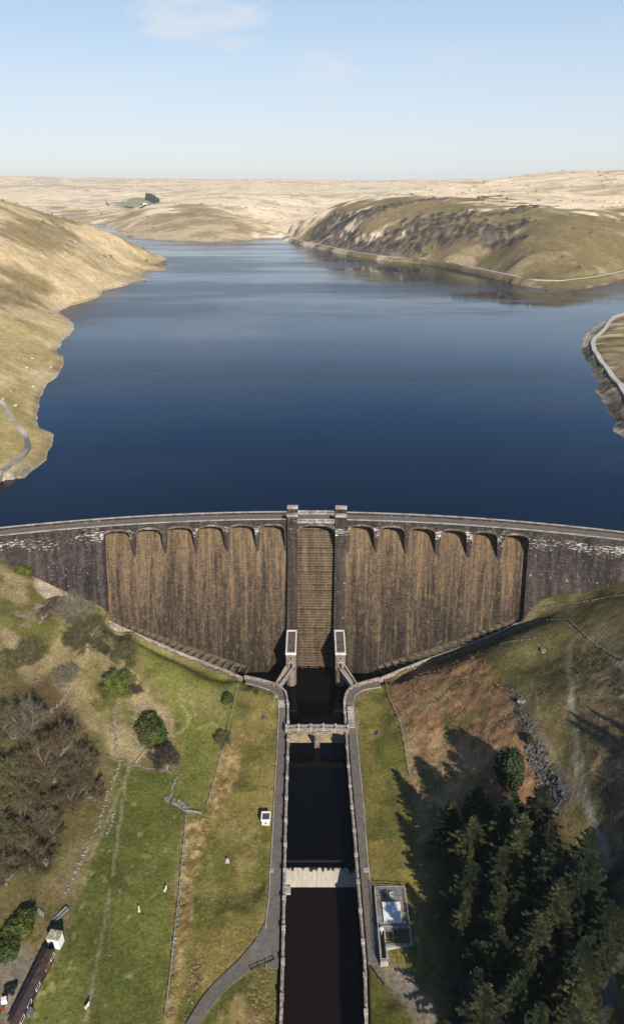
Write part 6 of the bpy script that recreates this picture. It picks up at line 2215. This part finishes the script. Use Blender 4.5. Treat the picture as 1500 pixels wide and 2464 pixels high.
# trough, gate, heap, white box, barrels, tarpaulin
p = gh(146, 2204, 60, 240)
t = empty('feed_trough', p, 1.0, 'long grey green feed trough in the grass above the white outbuilding', 'trough')
m = MB()
for y in (-.45, .45): m.box((0, y, .3), (4.2, .08, .5))
for x in (-2.1, 2.1): m.box((x, 0, .3), (.08, .9, .5))
m.box((0, 0, .3), (4.2, .9, .06)); m.build('basin', speckle('green_grey_metal', (.16, .19, .17), (.25, .28, .25), 2, .6, .1), t)
for x in (-1.8, 1.8):
    for y in (-.35, .35): m = MB(); m.box((x, y, -.1), (.1, .1, .45)); m.build('leg', M_STEEL, t)
p = gh(97, 2202, 60, 240)
t = empty('hurdle', p, -.6, 'grey metal hurdle leaning beside the upper round evergreen', 'hurdle')
m = MB()
for z in (.15, .4, .65, .9): m.bar((-1.1, z * .5, z), (1.1, z * .5, z), .07)
for x in (-1.1, 0, 1.1): m.bar((x, 0, 0), (x, .5, 1.0), .07)
m.build('bars', M_STEEL, t)
p = gh(24, 2384, 60, 200)
m = MB(); R5 = random.Random(3)
for k in range(26): m.stone((R5.uniform(-1.1, 1.1), R5.uniform(-.9, .9), R5.uniform(.1, .75)), (.9, .8, .5))
o = m.build('rubbish_heap', speckle('black_plastic', (.008, .008, .009), (.03, .03, .032), 2, .35, .3, spec=.5)); o.location = p; tag(o, 'heap of shiny black plastic in the yard left of the long shed', 'heap')
p = gh(12, 2412, 60, 200)
t = empty('white_cabinet', p, .35, 'small white cabinet with a dark opening in the yard', 'cabinet')
m = MB(); m.box((0, 0, 0), (1.15, .95, 1.35), 0, .94); m.build('body', M_WHITE, t)
m = MB(); m.box((.575, 0, .35), (.05, .6, .7)); m.build('opening', M_BLACK, t)
p = gh(6, 2438, 60, 200)
for k, (cx, cy_, colr, lab) in enumerate(((0, .4, (.30, .05, .02), 'small red garden container among the yard clutter'), (-.4, -.5, (.05, .14, .05), 'small green garden container among the yard clutter'))):
    m = MB(); m.tube([(0, 0, 0), (0, 0, .1), (0, 0, .7)], [.28, .32, .36], 10); m.tube([(0, 0, .7), (0, 0, .76)], [.4, .4], 10)
    o = m.build('garden_container', speckle('plastic_%d' % k, colr, tuple(c * 1.5 for c in colr), 2, .5, 0)); o.location = (p[0] + cx, p[1] + cy_, p[2]); tag(o, lab, 'container')
# blue water tank between the shed and the outbuilding
p = gh(127, 2274, 60, 220)
m = MB(); m.box((0, 0, 0), (1.7, 1.1, .9), 0, .93); m.box((0, 0, .9), (1.3, .8, .1)); o = m.build('water_tank', speckle('dark_teal_plastic', (.015, .05, .06), (.03, .08, .09), 1, .5, 0)); o.location = p; o.rotation_euler = (0, 0, shed_rz); tag(o, 'dark teal water tank between the long shed and the white outbuilding', 'water tank')
